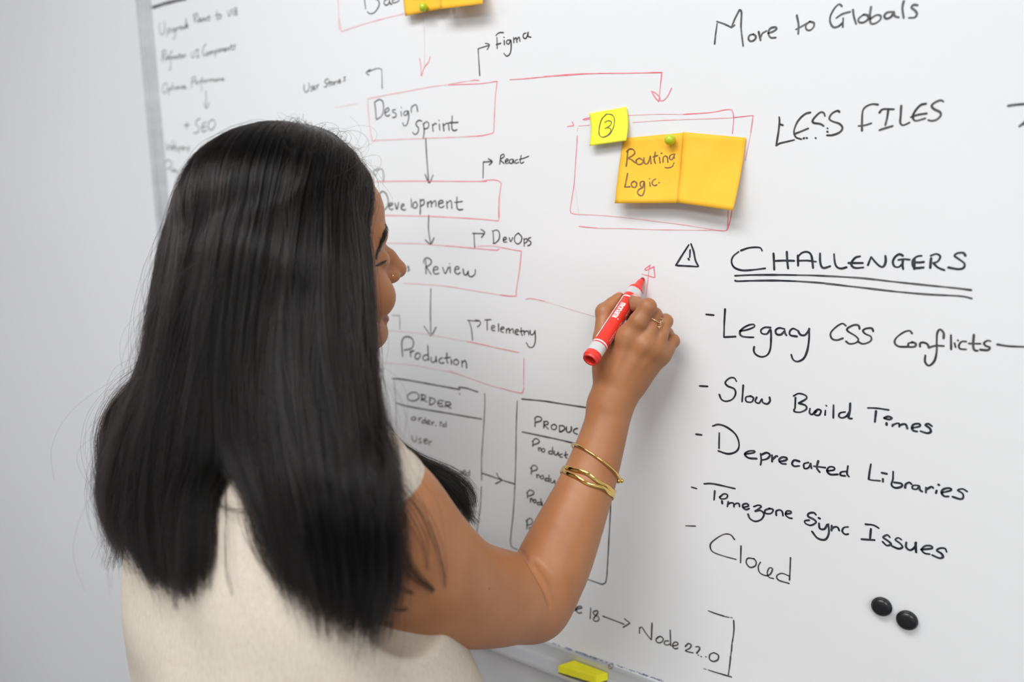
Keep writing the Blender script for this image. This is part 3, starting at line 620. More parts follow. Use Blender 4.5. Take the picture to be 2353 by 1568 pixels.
def cap(X, a, b, r1, r2, flat=None):
    a = np.asarray(a, np.float32); b = np.asarray(b, np.float32)
    ab = b - a; t = np.clip((X - a) @ ab / max(float(ab @ ab), 1e-12), 0, 1)
    d = X - a - t[:, None] * ab
    if flat is not None:
        n, k = np.asarray(flat[0], np.float32), flat[1]
        d = d + (d @ n)[:, None] * n * (k - 1)
    return np.sqrt((d * d).sum(1)) - (r1 + (r2 - r1) * t)


def chain(X, pts, k=None, flat=None):
    """pts: (point, radius) list; a tapering limb."""
    out = None
    for (a, r1), (b, r2) in zip(pts, pts[1:]):
        d = cap(X, a, b, r1, r2, flat)
        out = d if out is None else (np.minimum(out, d) if not k else smin(out, d, k))
    return out


def ell(X, c, ax, r):
    q = (X - np.asarray(c, np.float32)) @ np.asarray(ax, np.float32).T
    r = np.asarray(r, np.float32)
    k0 = np.sqrt(((q / r) ** 2).sum(1)); k1 = np.sqrt(((q / (r * r)) ** 2).sum(1))
    return k0 * (k0 - 1) / np.maximum(k1, 1e-9)


def within(X, lo, hi, fn, pad=.03):
    """Evaluate fn only near its box; far points just get a distance to the box."""
    lo, hi = np.asarray(lo, np.float32) - pad, np.asarray(hi, np.float32) + pad
    d = np.maximum(np.maximum(lo - X, X - hi), 0); dist = np.sqrt((d * d).sum(1))
    out = dist + pad
    m = dist <= 0
    if m.any():
        out[m] = fn(X[m])
    return out


def surface(fn, lo, hi, h, B=8, slack=1.6):
    """Sparse surface nets over fn: returns vertices and quads."""
    lo = np.asarray(lo, np.float64); n = np.ceil((np.asarray(hi) - lo) / (h * B)).astype(int)
    g = np.stack(np.meshgrid(*[np.arange(k) for k in n], indexing='ij'), -1).reshape(-1, 3)
    keep = []
    for c in np.array_split(g, max(1, len(g) // 60000)):
        d = fn((lo + (c + .5) * h * B).astype(np.float32)); keep.append(c[np.abs(d) < h * B * .87 * slack])
    g = np.concatenate(keep)
    oc = np.stack(np.meshgrid(*[np.arange(B + 1)] * 3, indexing='ij'), -1).reshape(-1, 3)
    N = n * B + 2
    keys, verts, quads = [], [], []
    edges = [(a, b) for a in range(8) for b in range(8) if a < b and bin(a ^ b).count('1') == 1]
    cor = np.array([[(i >> 2) & 1, (i >> 1) & 1, i & 1] for i in range(8)])
    for c in np.array_split(g, max(1, len(g) // 400)):
        I = c[:, None, :] * B + oc[None]
        D = np.concatenate([fn(x) for x in np.array_split((lo + I.reshape(-1, 3) * h).astype(np.float32), max(1, I.size // 900000))])
        D = D.reshape(len(c), B + 1, B + 1, B + 1)
        S = D < 0
        cs = [S[:, a:B + a, b:B + b, d:B + d] for a, b, d in cor]
        sm = sum(x.astype(np.int8) for x in cs); act = (sm > 0) & (sm < 8)
        w = np.argwhere(act)
        if not len(w): continue
        vals = np.stack([D[w[:, 0], w[:, 1] + a, w[:, 2] + b, w[:, 3] + d] for a, b, d in cor], 1)
        acc = np.zeros((len(w), 3)); cnt = np.zeros(len(w))
        for a, b in edges:
            va, vb = vals[:, a], vals[:, b]; m = (va < 0) != (vb < 0)
            t = np.where(m, va / np.where(m, va - vb, 1), 0)
            acc += np.where(m[:, None], cor[a] + (cor[b] - cor[a]) * t[:, None], 0); cnt += m
        G = c[w[:, 0]] * B + w[:, 1:]
        keys.append((G[:, 0] * N[1] + G[:, 1]) * N[2] + G[:, 2])
        verts.append(lo + (G + acc / cnt[:, None]) * h)
        for ax in range(3):
            sl = [slice(0, B)] * 3; s2 = list(sl); s2[ax] = slice(1, B + 1)
            A, Bq = S[(slice(None), *sl)], S[(slice(None), *s2)]
            e = np.argwhere(A != Bq); 
            if not len(e): continue
            fl = A[tuple(e.T)]
            G2 = c[e[:, 0]] * B + e[:, 1:]
            u, v = (ax + 1) % 3, (ax + 2) % 3
            o = []
            for du, dv in ((0, 0), (1, 0), (1, 1), (0, 1)):
                q_ = G2.copy(); q_[:, u] -= du; q_[:, v] -= dv
                o.append((q_[:, 0] * N[1] + q_[:, 1]) * N[2] + q_[:, 2])
            o = np.stack(o, 1); o[fl] = o[fl][:, ::-1]
            quads.append(o)
    K = np.concatenate(keys); V = np.concatenate(verts); Q = np.concatenate(quads)
    s = np.argsort(K); K, V = K[s], V[s]
    ix = np.clip(np.searchsorted(K, Q), 0, len(K) - 1)
    ok = (K[ix] == Q).all(1)
    Q = ix[ok][:, ::-1]
    return V, Q


def unit(v):
    v = np.asarray(v, float); return v / np.linalg.norm(v)


def az(deg):
    return np.array([math.cos(math.radians(deg)), math.sin(math.radians(deg)), 0.0])


# ------------------------------------------------ skeleton
HC = P(685, 560, .745)                                   # centre of the head
HF0 = az(70); HP = math.radians(-2)
HF = unit(HF0 * math.cos(HP) + _u * math.sin(HP)); HR = az(-20); HU = np.cross(HR, HF)
HAX = np.stack([HF, HR, HU])


def hd(f, r, u):
    """Head coordinates in cm: forward, to her right, up."""
    return HC + (HF * f + HR * r + HU * u) * .01


TF = az(88); TR_ = az(-2); TAX = np.stack([TR_, TF, _u])   # torso: right, forward, up
SR = P(880, 1195, .630)                                  # shoulder joints
SL = SR - TR_ * .290 + _u * .005
MID = (SR + SL) / 2


def td(r, f, u):
    return MID + TR_ * r + TF * f + _u * u


UPPER = [(SR, .053), (P(965, 1294, .660), .0515), (P(1058, 1358, .702), .0475), (P(1155, 1374, .745), .0432), (P(1222, 1368, .770), .0362)]
FORE = [(P(1228, 1370, .774), .0330), (P(1258, 1325, .779), .0362), (P(1296, 1240, .787), .0342), (P(1354, 1100, .799), .0270), (P(1391, 985, .808), .0223), (P(1402, 928, .812), .0212)]


def fine(c, n=5):
    """A limb with a smoothly changing radius."""
    a = np.array([[*p, r] for p, r in c]); q = np.vstack([2 * a[0] - a[1], a, 2 * a[-1] - a[-2]]); o = []
    for i in range(1, len(q) - 2):
        for t in np.linspace(0, 1, n, endpoint=False):
            o.append(.5 * (2 * q[i] + (q[i + 1] - q[i - 1]) * t + (2 * q[i - 1] - 5 * q[i] + 4 * q[i + 1] - q[i + 2]) * t * t + (3 * q[i] - q[i - 1] - 3 * q[i + 1] + q[i + 2]) * t ** 3))
    o.append(a[-1])
    return [(x[:3], x[3]) for x in o]


WR = FORE[-1][0]
UPPER_F, FORE_F = fine(UPPER), fine(FORE)
H = lambda x, y, z: P(1330 + x / 6.272, 600 + y / 6.272, z)
HANDN = unit(CAM - H(800, 1300, .8))                     # the back of the hand looks at the camera
MC = [H(700, 1105, .797), H(940, 1200, .792), H(1080, 1275, .797), H(1165, 1345, .805)]
FINGER = {
    'index': [(MC[0], .0112), (H(865, 870, .786), .0098), (H(992, 665, .784), .0082), (H(850, 640, .803), .0076), (H(806, 565, .812), .0066)],
    'middle': [(MC[1], .0098), (H(1025, 985, .790), .0085), (H(1085, 785, .797), .0076), (H(900, 760, .822), .0074), (H(735, 790, .829), .0066)],
    'ring': [(MC[2], .0092), (H(1175, 1065, .794), .0078), (H(1246, 872, .802), .0071), (H(1150, 920, .826), .0070), (H(1040, 960, .830), .0062)],
    'little': [(MC[3], .0085), (H(1275, 1255, .806), .0070), (H(1352, 1155, .812), .0066), (H(1275, 1040, .829), .0062), (H(1180, 1060, .831), .0056)],
}
THUMB = [(H(400, 1500, .812), .0150), (H(362, 1120, .822), .0112), (H(372, 735, .8305), .0088), (H(480, 628, .8325), .0072), (H(585, 528, .8335), .0062)]


def sd_head(X):
    h = lambda f, r, u: hd(f, r, u)
    d = ell(X, h(-1.1, 0, 1.6), HAX, np.array([9.0, 7.2, 8.75]) * .01)
    d = smin(d, ell(X, h(2.6, 0, -2.9), HAX, np.array([6.1, 5.7, 7.2]) * .01), .02)
    d = smin(d, ell(X, h(7.35, 0, -9.25), HAX, np.array([2.0, 2.1, 1.75]) * .01), .022)          # chin
    d = smin(d, ell(X, h(5.7, 0, 3.4), HAX, np.array([2.3, 4.2, 2.7]) * .01), .02)                # forehead
    for s in (1, -1):
        d = smin(d, cap(X, h(.5, 5.2 * s, -5.5), h(6.5, 1.8 * s, -9.2), .015, .013), .02)         # jaw line
        d = smin(d, ell(X, h(6.1, 3.5 * s, -5.1), HAX, np.array([2.35, 2.15, 2.3]) * .01), .012)    # smiling cheeks
        d = smin(d, cap(X, h(8.1, .9 * s, 1.25), h(6.6, 4.3 * s, .9), .0065, .006), .012)          # brow
    for s in (1, -1):
        d = smax(d, -ell(X, h(9.1, 3.0 * s, -1.3), HAX, np.array([1.3, 1.7, 1.2]) * .01), .010)   # sockets
        d = smin(d, ell(X, h(6.7, 3.15 * s, -1.5), HAX, np.array([1.35, 1.4, 1.25]) * .01), .003)  # closed lids
    d = smin(d, chain(X, [(h(7.7, 0, .1), .0078), (h(9.6, 0, -1.6), .0088), (h(10.8, 0, -2.8), .0095)], .006), .012)
    for s in (1, -1):
        d = smin(d, ell(X, h(9.3, 1.15 * s, -3.45), HAX, np.array([1.1, .72, .72]) * .01), .009)  # nostrils
        d = smax(d, -ell(X, h(10.1, .55 * s, -4.25), HAX, np.array([.45, .28, .4]) * .01), .003)
    d = smin(d, ell(X, h(7.7, 0, -5.9), HAX, np.array([1.2, 1.9, 1.5]) * .01), .012)
    d = smin(d, ell(X, h(8.55, 0, -6.75), HAX, np.array([.8, 2.2, .5]) * .01), .005)               # lips
    d = smin(d, ell(X, h(8.5, 0, -7.8), HAX, np.array([.85, 1.9, .55]) * .01), .005)
    d = smax(d, -cap(X, h(9.45, -2.1, -7.25), h(9.45, 2.1, -7.25), .0018, .0018), .003)
    for s in (1, -1):
        e = ell(X, h(-.6, 7.3 * s, -1.8), HAX, np.array([1.6, .7, 3.0]) * .01)                      # ears
        e = smax(e, -ell(X, h(-.2, 7.9 * s, -1.7), HAX, np.array([.9, .5, 1.9]) * .01), .004)
        d = smin(d, e, .006)
    return d


def sd_neck(X):
    d = cap(X, td(0, -.012, .03), hd(-1.6, 0, -6.0), .054, .049)
    for s in (1, -1):
        d = smin(d, cap(X, td(.02 * s, -.015, .07), td(.125 * s, -.012, .012), .034, .034), .03)
    return d


def sd_torso(X, g=0.0):
    d = ell(X, td(0, .005, -.13), TAX, (.148 + g, .105 + g, .23 + g))
    d = smin(d, cap(X, td(-.125, -.005, -.005), td(.125, -.005, -.005), .045 + g, .045 + g), .05)
    d = smin(d, ell(X, td(0, .005, -.34), TAX, (.128 + g, .092 + g, .18 + g)), .05)
    d = smin(d, ell(X, td(0, .0, -.53), TAX, (.168 + g, .118 + g, .15 + g)), .06)
    for s in (1, -1):
        d = smin(d, ell(X, td(.07 * s, .085, -.17), TAX, (.062 + g, .055 + g, .065 + g)), .03)
    return d


def sd_arm_plain(X):
    u = chain(X, UPPER_F, .004)
    f = chain(X, FORE_F, .004)
    d = smin(u, f, .0045)
    return smin(d, ell(X, P(1226, 1393, .774), np.eye(3), (.034, .034, .034)), .018)


TIP = onb(1330 + 930 / 6.272, 600 + 248 / 6.272, -.0006)     # the marker's nib on the board, and its cap end
END = P(1330 + 162 / 6.272, 600 + 1430 / 6.272, .778)


def march(fn, px, py, z=.5):
    d = ray(px, py)
    for _ in range(90):
        z += float(fn((CAM + d * z)[None].astype(np.float32))[0]) * .8
    return CAM + d * z


CREASE = [(march(sd_arm_plain, x, y), r) for x, y, r in ((1192, 1268, .0025), (1220, 1298, .0042), (1243, 1334, .0040), (1257, 1368, .0025), (1263, 1396, .0006))]
CREASE = fine(CREASE, 3)


def sd_arm(X):
    return smax(sd_arm_plain(X), -chain(X, CREASE), .004)      # fold inside the bent elbow


def sd_hand(X):
    n = HANDN.astype(np.float32)
    palm = cap(X, WR, H(640, 1750, .808), .0215, .018, (n, 1.15))
    for i, (m, r) in enumerate(zip(MC, (.0105, .0108, .0104, .0098))):
        b = WR + (MC[i] - WR) * .22
        palm = smin(palm, cap(X, b, m, .0145, r, (n, 1.05)), .012)
        palm = smin(palm, ell(X, m + n * .0025, np.eye(3), (.0108, .0108, .0108)), .005)           # knuckles
        palm = smin(palm, cap(X, WR + n * .0165 + (MC[i] - MC[1]) * .25, m + n * .0085, .0026, .0032), .007)   # tendons
    palm = smin(palm, cap(X, H(420, 1600, .815), H(620, 1250, .818), .016, .012), .015)           # thenar
    palm = smin(palm, cap(X, H(760, 1750, .822), H(1060, 1400, .820), .0145, .0115), .014)         # heel of the hand
    fs = None
    for nm, c in FINGER.items():
        d = chain(X, c, .0025)
        d = smin(d, ell(X, c[2][0], np.eye(3), np.full(3, c[2][1] * 1.07)), .003)
        fs = d if fs is None else smin(fs, d, .0012)
    d = smin(palm, fs, .008)
    t = chain(X, THUMB, .004)
    t = smin(t, ell(X, THUMB[2][0], np.eye(3), np.full(3, .0096)), .003)
    return smax(smin(d, t, .004), -cap(X, TIP, END, .0087, .0087), .0012)


LS = [(SL, .052), (td(-.175, .03, -.15), .048), (td(-.170, .04, -.28), .038)]
LF = [(td(-.170, .04, -.28), .036), (td(-.12, .16, -.31), .034), (td(-.08, .20, -.33), .023)]
LH = td(-.055, .235, -.34)


def sd_left(X):
    d = smin(chain(X, LS, .012), chain(X, LF, .01), .012)
    w = LF[-1][0]
    d = smin(d, cap(X, w, LH, .019, .020, (TF * .3 + _u * .95, 1.6)), .015)
    for k in range(4):
        o = (TR_ * .6 - TF * .2) * (k - 1.5) * .016
        a = LH + o
        d = smin(d, chain(X, [(a, .009), (a + TF * .028 + TR_ * .015, .0083), (a + TF * .045 + TR_ * .02 - _u * .02, .0075), (a + TF * .040 + TR_ * .02 - _u * (.036 + .004 * (k == 1)), .0065)], .002), .004)
    d = smin(d, chain(X, [(w + TF * .02, .014), (LH - TR_ * .030 + TF * .01 + _u * .012, .010), (LH - TR_ * .018 + TF * .045 + _u * .016, .0078)], .003), .008)
    return d


def bb(pts, pad):
    a = np.array(pts); return a.min(0) - pad, a.max(0) + pad


BB_HEAD = bb([hd(12, 9, 12), hd(-11, -9, -12), hd(12, -9, 12), hd(-11, 9, -12)], 0)
BB_HAND = bb([WR, H(200, 400, .8), H(1500, 1600, .8), H(200, 400, .84), H(1500, 1600, .84)], .02)
BB_ARM = bb([p for p, r in UPPER + FORE], .07)
BB_LEFT = bb([p for p, r in LS + LF] + [LH, LH + TF * .06], .07)


def sd_body(X):
    t = np.full(len(X), 9, np.float32)
    d = smin(sd_torso(X), sd_neck(X), .03)
    d = smin(d, within(X, *BB_HEAD, sd_head), .018)
    a = within(X, *BB_ARM, sd_arm, .05)
    hnd = within(X, *BB_HAND, sd_hand, .02)
    a = smin(a, hnd, .010)
    d = smin(d, a, .028)
    d = smin(d, within(X, *BB_LEFT, sd_left, .05), .025)
    return np.maximum(d, (MID[2] - .60) - X[:, 2])


# ------------------------------------------------ body
def skin_mat():
    m = mat('skin', (.39, .165, .068), .46, spec=.42)
    noise_color(m, (.36, .146, .058), (.43, .186, .08), 26, lo=.3, hi=.7, detail=5, bump=.12, bscale=900, dist=.0006)
    b = m.node_tree.nodes['Principled BSDF']
    b.inputs['Subsurface Weight'].default_value = .10
    b.inputs['Subsurface Radius'].default_value = (.010, .004, .002)
    return m


M_skin = skin_mat()
M_lip = mat('lips', (.27, .10, .085), .4)
M_nail = mat('nail', (.66, .36, .29), .25)
M_lash = mat('lash_line', (.02, .014, .012), .6)
V, Q = surface(sd_body, np.minimum(np.minimum(BB_HEAD[0], BB_LEFT[0]), [MID[0] - .28, MID[1] - .2, MID[2] - .62]) - .01,
               np.maximum(np.maximum(np.maximum(BB_HEAD[1], BB_ARM[1]), BB_LEFT[1]), BB_HAND[1]) + .01, .0017)
FC = V[Q].mean(1)
mi = np.zeros(len(Q), int)
lo_ = (FC - HC) @ HAX.T * 100
mi[(lo_[:, 0] > 7.9) & (np.abs(lo_[:, 1]) < 2.35) & (((lo_[:, 2] + 6.85) / .55) ** 2 + (lo_[:, 1] / 2.3) ** 2 < 1)] = 1
mi[(lo_[:, 0] > 7.9) & (np.abs(lo_[:, 1]) < 2.1) & (((lo_[:, 2] + 7.75) / .62) ** 2 + (lo_[:, 1] / 2.1) ** 2 < 1)] = 1

person = empty('person', (MID[0], MID[1], 0), 'person with long dark hair in a cream sleeveless blouse writing on the whiteboard', 'person')
body = fast_mesh('body', V, Q, [M_skin, M_lip], person, True, mi)



def nail(tip, prev, up, w=.0050, l=.0062, fwd_=.0012):
    a = unit(tip - prev); n = unit(up - a * np.dot(up, a)); s = np.cross(a, n)
    V_, F_ = [], []
    K = 9
    for i in range(K):
        for j in range(K):
            u, v = i / (K - 1) * 2 - 1, j / (K - 1) * 2 - 1
            # square to rounded plate
            uu, vv = u * math.sqrt(1 - v * v * .42), v * math.sqrt(1 - u * u * .42)
            p = tip + a * (fwd_ + uu * l) + s * vv * w + n * .012
            for _ in range(14):
                p = p - n * float(sd_hand(p[None].astype(np.float32))[0]) * .8
            e = max(abs(u), abs(v))
            V_.append(p + n * (.00045 * (1 - e ** 6) - .0002 * e ** 6))
    for i in range(K - 1):
        for j in range(K - 1):
            F_.append((i * K + j, i * K + j + 1, (i + 1) * K + j + 1, (i + 1) * K + j))
    o = mesh('fingernail', V_, F_, M_nail, person, True)
    md = o.modifiers.new('plate', 'SOLIDIFY'); md.thickness = .0004; md.offset = -1
    return o


nail(FINGER['index'][4][0], FINGER['index'][3][0], RGT * .35 + UPV * .80 - FWD * .45)
nail(THUMB[4][0], THUMB[3][0], -RGT * .5 + UPV * .8 + FWD * .5)


# small mole on the upper arm
d_ = ray(1124, 1353); z_ = .5
for _ in range(80):
    z_ += float(sd_arm((CAM + d_ * z_)[None].astype(np.float32))[0]) * .8
lathe('mole', CAM + d_ * (z_ + .0002), -d_, [(-.0004, .0009), (.0002, .0009), (.0004, .0004)], mat('mole', (.14, .055, .03), .5), person, 12)

# ------------------------------------------------ clothes
M_linen = mat('cream_linen', (.60, .53, .44), .85, spec=.2)
noise_color(M_linen, (.53, .465, .385), (.60, .535, .45), 500, lo=.3, hi=.62, stretch=(1, 1, .25), detail=3, bump=.25, bscale=900, dist=.0008)
M_trs = noise_color(mat('dark_trousers', (.03, .032, .04), .85), (.025, .027, .034), (.04, .042, .05), 300)
M_shoe = mat('shoe_leather', (.03, .02, .015), .4)


def sd_blouse(X):
    d = ell(X, td(0, .005, -.115), TAX, (.168, .122, .205))
    d = smin(d, cap(X, td(-.132, -.004, .004), td(.132, -.004, .004), .054, .054), .045)
    for s in (1, -1):
        d = smin(d, cap(X, td(.04 * s, -.015, .075), td(.135 * s, -.010, .030), .038, .040), .03)
    d = smin(d, ell(X, td(.043, .0, -.36), TAX, (.212, .136, .34)), .06)
    for s in (1, -1):
        d = smin(d, ell(X, td(.07 * s, .090, -.17), TAX, (.070, .060, .075)), .03)
    q_ = (X - MID.astype(np.float32)) @ TAX.astype(np.float32).T
    w = .0035 * np.sin(q_[:, 0] * 38 - q_[:, 2] * 30 + 2 * np.sin(q_[:, 2] * 14)) * np.clip((-.10 - q_[:, 2]) / .12, 0, 1)
    w += .002 * np.sin(q_[:, 0] * 75 + q_[:, 2] * 24 + 1.0) * np.clip((q_[:, 0] + .02) / .1, 0, 1)
    w += .0012 * np.sin(q_[:, 2] * 60 + q_[:, 0] * 20)
    for x0, z0, sl, wd, am in ((.05, -.20, -.55, .012, .006), (.09, -.20, -.35, .010, .006), (.125, -.19, -.15, .009, .005), (-.04, -.27, .35, .016, .005), (-.10, -.30, .2, .014, .004)):
        t_ = q_[:, 2] - z0                                # soft folds falling from the armhole
        w -= am * np.exp(-((q_[:, 0] - x0 - sl * t_) / wd) ** 2) * np.clip(-t_ / .06, 0, 1)
    w += .0032 * np.sin(q_[:, 0] * 150 + q_[:, 1] * 70 + q_[:, 2] * 60) * np.exp(-((np.abs(q_[:, 0]) - .125) / .035) ** 2 - ((q_[:, 2] - .03) / .05) ** 2)
    d = d + w
    for s, c in ((1, SR), (-1, SL)):
        d = smax(d, -cap(X, c + TR_ * s * .046 - _u * .048, c + TR_ * s * .12 - _u * .03, .055, .076), .006)
    d = smax(d, -cap(X, td(0, .02, .075), td(0, .05, .20), .066, .09), .006)          # neckline
    return np.maximum(d, (MID[2] - .50) - X[:, 2])


V, Q = surface(sd_blouse, [MID[0] - .26, MID[1] - .24, MID[2] - .52], [MID[0] + .26, MID[1] + .26, MID[2] + .12], .0028)
blouse = fast_mesh('blouse', V, Q, M_linen, person)


def sd_trousers(X):
    d = ell(X, td(0, 0, -.53), TAX, (.180, .130, .14))
    for s in (1, -1):
        d = smin(d, chain(X, [(td(.085 * s, 0, -.60), .088), (td(.09 * s, .01, -.90), .066), (np.array([*td(.09 * s, 0, 0)[:2], .08]), .055)], .02), .03)
    return np.maximum(d, X[:, 2] - (MID[2] - .45))


V, Q = surface(sd_trousers, [MID[0] - .25, MID[1] - .22, .01], [MID[0] + .25, MID[1] + .22, MID[2] - .42], .008)
fast_mesh('trousers', V, Q, M_trs, person)
for s in (1, -1):
    c = np.array([*td(.09 * s, 0, 0)[:2], 0])
    def sd_shoe(X):
        d = cap(X, c + TF * -.02 + _u * .04, c + TF * .15 + _u * .028, .040, .034)
        d = smin(d, cap(X, c + _u * .05, c + _u * .10, .042, .040), .02)
        return np.maximum(d, .002 - X[:, 2])
    V, Q = surface(sd_shoe, c - .25, c + .3, .008)
    fast_mesh('shoe', V, Q, M_shoe, person)

#print('MID', MID, 'SL', SL, 'HC', HC, 'LH', LH, 'hip', td(0, 0, -.53))

# ---------------------------------------------------------------- hair
rng = np.random.default_rng(11)
G = [  # guide locks from the face edge round the back of the head to the far side: (photo x, y, distance)
    [(812, 380, .775), (828, 450, .742), (847, 560, .712), (856, 700, .700), (861, 820, .695), (866, 920, .685), (884, 1040, .655), (905, 1180, .610), (912, 1300, .585), (900, 1400, .580)],
    [(792, 340, .765), (806, 420, .715), (818, 560, .682), (826, 700, .670), (834, 850, .660), (855, 1000, .630), (872, 1150, .590), (882, 1300, .565), (870, 1430, .560)],
    [(770, 312, .76), (778, 400, .697), (775, 560, .658), (772, 700, .648), (775, 850, .642), (790, 1000, .615), (815, 1150, .580), (830, 1300, .560), (825, 1440, .555)],
    [(735, 296, .755), (722, 390, .683), (705, 560, .643), (695, 700, .635), (695, 850, .630), (715, 1000, .607), (745, 1150, .582), (765, 1290, .565), (770, 1420, .560)],
    [(705, 289, .75), (662, 380, .678), (632, 560, .638), (618, 700, .630), (612, 850, .626), (628, 1000, .608), (660, 1150, .588), (688, 1280, .572), (710, 1395, .566)],
    [(685, 290, .745), (612, 370, .678), (572, 540, .638), (552, 700, .628), (543, 850, .622), (552, 1000, .610), (575, 1120, .596), (605, 1230, .585), (645, 1345, .578)],
    [(665, 292, .74), (572, 370, .680), (522, 520, .643), (497, 700, .630), (480, 850, .624), (468, 1000, .616), (462, 1120, .610), (458, 1240, .606), (452, 1345, .602)],
    [(645, 295, .735), (532, 370, .685), (472, 510, .653), (440, 680, .640), (415, 850, .635), (390, 1000, .628), (375, 1130, .622), (378, 1250, .618), (405, 1358, .612)],
    [(622, 300, .73), (492, 375, .695), (427, 500, .670), (397, 680, .656), (362, 850, .650), (318, 1000, .643), (298, 1120, .638), (302, 1230, .634), (345, 1325, .630)],
    [(603, 306, .728), (462, 400, .707), (397, 520, .692), (365, 680, .682), (337, 850, .677), (283, 990, .672), (248, 1100, .667), (251, 1180, .664), (280, 1250, .656)],
    [(603, 306, .74), (472, 410, .742), (412, 530, .745), (380, 690, .745), (352, 850, .745), (302, 990, .742), (268, 1100, .737), (272, 1180, .732), (300, 1245, .722)],
    [(645, 300, .75), (540, 380, .79), (500, 520, .812), (470, 700, .822), (440, 850, .822), (400, 1000, .810), (370, 1120, .795), (370, 1220, .778), (390, 1300, .765)],
    [(695, 295, .76), (650, 380, .82), (630, 540, .842), (620, 700, .848), (610, 850, .848), (600, 1000, .85), (590, 1100, .86), (590, 1200, .86), (600, 1250, .86)],
    [(740, 305, .77), (740, 390, .828), (740, 540, .848), (742, 700, .853), (755, 850, .855), (800, 985, .855), (885, 1080, .85), (950, 1135, .842), (1005, 1186, .832), (1030, 1198, .83)],
    [(790, 342, .78), (800, 420, .828), (808, 560, .843), (822, 700, .848), (848, 850, .850), (882, 985, .848), (955, 1054, .842), (1035, 1092, .832), (1080, 1134, .825), (1082, 1180, .822)],
]
NG, NT = len(G), 48
sd_all = lambda X: np.minimum(sd_body(X), sd_blouse(X))


def depth_at(px, py, far=1.0):
    z = .45; d = ray(px, py)
    for _ in range(60):
        v = float(sd_all((CAM + d * z)[None].astype(np.float32))[0])
        if v < .0008: break
        z += v * .8
        if z > far: return far
    return z


def ease(g):
    for _ in range(3):                                 # no sudden step where the hair meets the shoulders
        for i in range(2, len(g) - 1):
            g[i] = (g[i][0], g[i][1], min(g[i][2], .5 * (g[i - 1][2] + g[i + 1][2]) + .002))


for g in G[:10]:                                       # the falls lie on the back and shoulder, not in them
    for i, (x, y, z) in enumerate(g):
        if y > 930: g[i] = (x, y, min(z, depth_at(x, y) - .013))
    ease(g)
GP = []
for g in G:
    p = catmull(np.array([P(*c) for c in g]), .004)
    L = np.concatenate([[0], np.cumsum(np.linalg.norm(np.diff(p, axis=0), axis=1))])
    GP.append(np.stack([np.interp(np.linspace(0, L[-1], NT), L, p[:, k]) for k in range(3)], 1))
GP = np.array(GP)                                      # NG x NT x 3
KS = 8                                                 # fine guides per interval
SS = np.linspace(0, NG - 1, (NG - 1) * KS + 1)


def cr(a, s):
    i = np.clip(np.floor(s).astype(int), 0, NG - 2); f = (s - i)
    f = f.reshape(f.shape + (1,) * (a.ndim - 1))
    p0, p1, p2, p3 = a[np.maximum(i - 1, 0)], a[i], a[i + 1], a[np.minimum(i + 2, NG - 1)]
    return .5 * (2 * p1 + (p2 - p0) * f + (2 * p0 - 5 * p1 + 4 * p2 - p3) * f * f + (3 * p1 - p0 - 3 * p2 + p3) * f ** 3)


FG = cr(GP, SS)                                        # fine guide surface


def pushed(p, gap, it=2):
    """Keep hair outside skin and cloth."""
    sh = p.shape; X = p.reshape(-1, 3).astype(np.float32).copy()
    gp = np.broadcast_to(gap, sh[:-1]).reshape(-1)
    for _ in range(it):
        d = sd_all(X); m = np.nonzero(d < gp)[0]
        if not len(m): break
        e = 0.002; gr = np.stack([sd_all(X[m] + np.eye(3, dtype=np.float32)[k] * e) - d[m] for k in range(3)], 1)
        gr /= np.maximum(np.linalg.norm(gr, axis=1), 1e-9)[:, None]
        X[m] += gr * (gp[m] - d[m])[:, None]
    return X.reshape(sh)


_gap = np.interp(SS, [0, 1.2, NG - 2.5, NG - 1], [.0025, .008, .008, .0025])[:, None] * np.ones(NT)
FG = pushed(FG, _gap)
dS = np.gradient(FG, axis=0); dT = np.gradient(FG, axis=1)
NRM = np.cross(dT, dS); NRM /= np.maximum(np.linalg.norm(NRM, axis=2), 1e-9)[:, :, None]
if np.sum(NRM[4 * KS, 20] * (CAM - FG[4 * KS, 20])) < 0:
    NRM = -NRM                                          # outward


def smooth01(x):
    x = np.clip(x, 0, 1); return x * x * (3 - 2 * x)


def split(s, t):
    """Below the shoulder blades the hair parts in two falls over the back."""
    gap = 5.5
    k = smooth01((t - .765) / .10) * np.exp(-((s - gap) / .85) ** 2)
    return s + np.sign(s - gap) * k * .42


def sample(A, s, t):
    si = np.clip(s * KS, 0, len(SS) - 1.001); ti = np.clip(t * (NT - 1), 0, NT - 1.001)
    i, j = si.astype(int), ti.astype(int); a, b = (si - i)[..., None], (ti - j)[..., None]
    return (A[i, j] * (1 - a) + A[i + 1, j] * a) * (1 - b) + (A[i, j + 1] * (1 - a) + A[i + 1, j + 1] * a) * b


M_hmass = mat('hair_mass', (.010, .0085, .008), .55, spec=.25)
M_hair = bpy.data.materials.new('hair_strand'); M_hair.use_nodes = True
nt = M_hair.node_tree; nt.nodes.clear()
ho = nt.nodes.new('ShaderNodeOutputMaterial'); hb = nt.nodes.new('ShaderNodeBsdfHairPrincipled')
hb.parametrization = 'COLOR'
hb.inputs['Color'].default_value = (.0030, .0025, .0024, 1)
hb.inputs['Roughness'].default_value = .15
hb.inputs['IOR'].default_value = 1.36
hb.inputs['Radial Roughness'].default_value = .5
nt.links.new(hb.outputs[0], ho.inputs[0])
hi_ = nt.nodes.new('ShaderNodeHairInfo'); cr_ = nt.nodes.new('ShaderNodeValToRGB')      # black to warm brown from strand to strand
cr_.color_ramp.elements[0].position = .45; cr_.color_ramp.elements[0].color = (.0013, .0011, .0011, 1)
cr_.color_ramp.elements[1].position = 1.0; cr_.color_ramp.elements[1].color = (.009, .0056, .0042, 1)
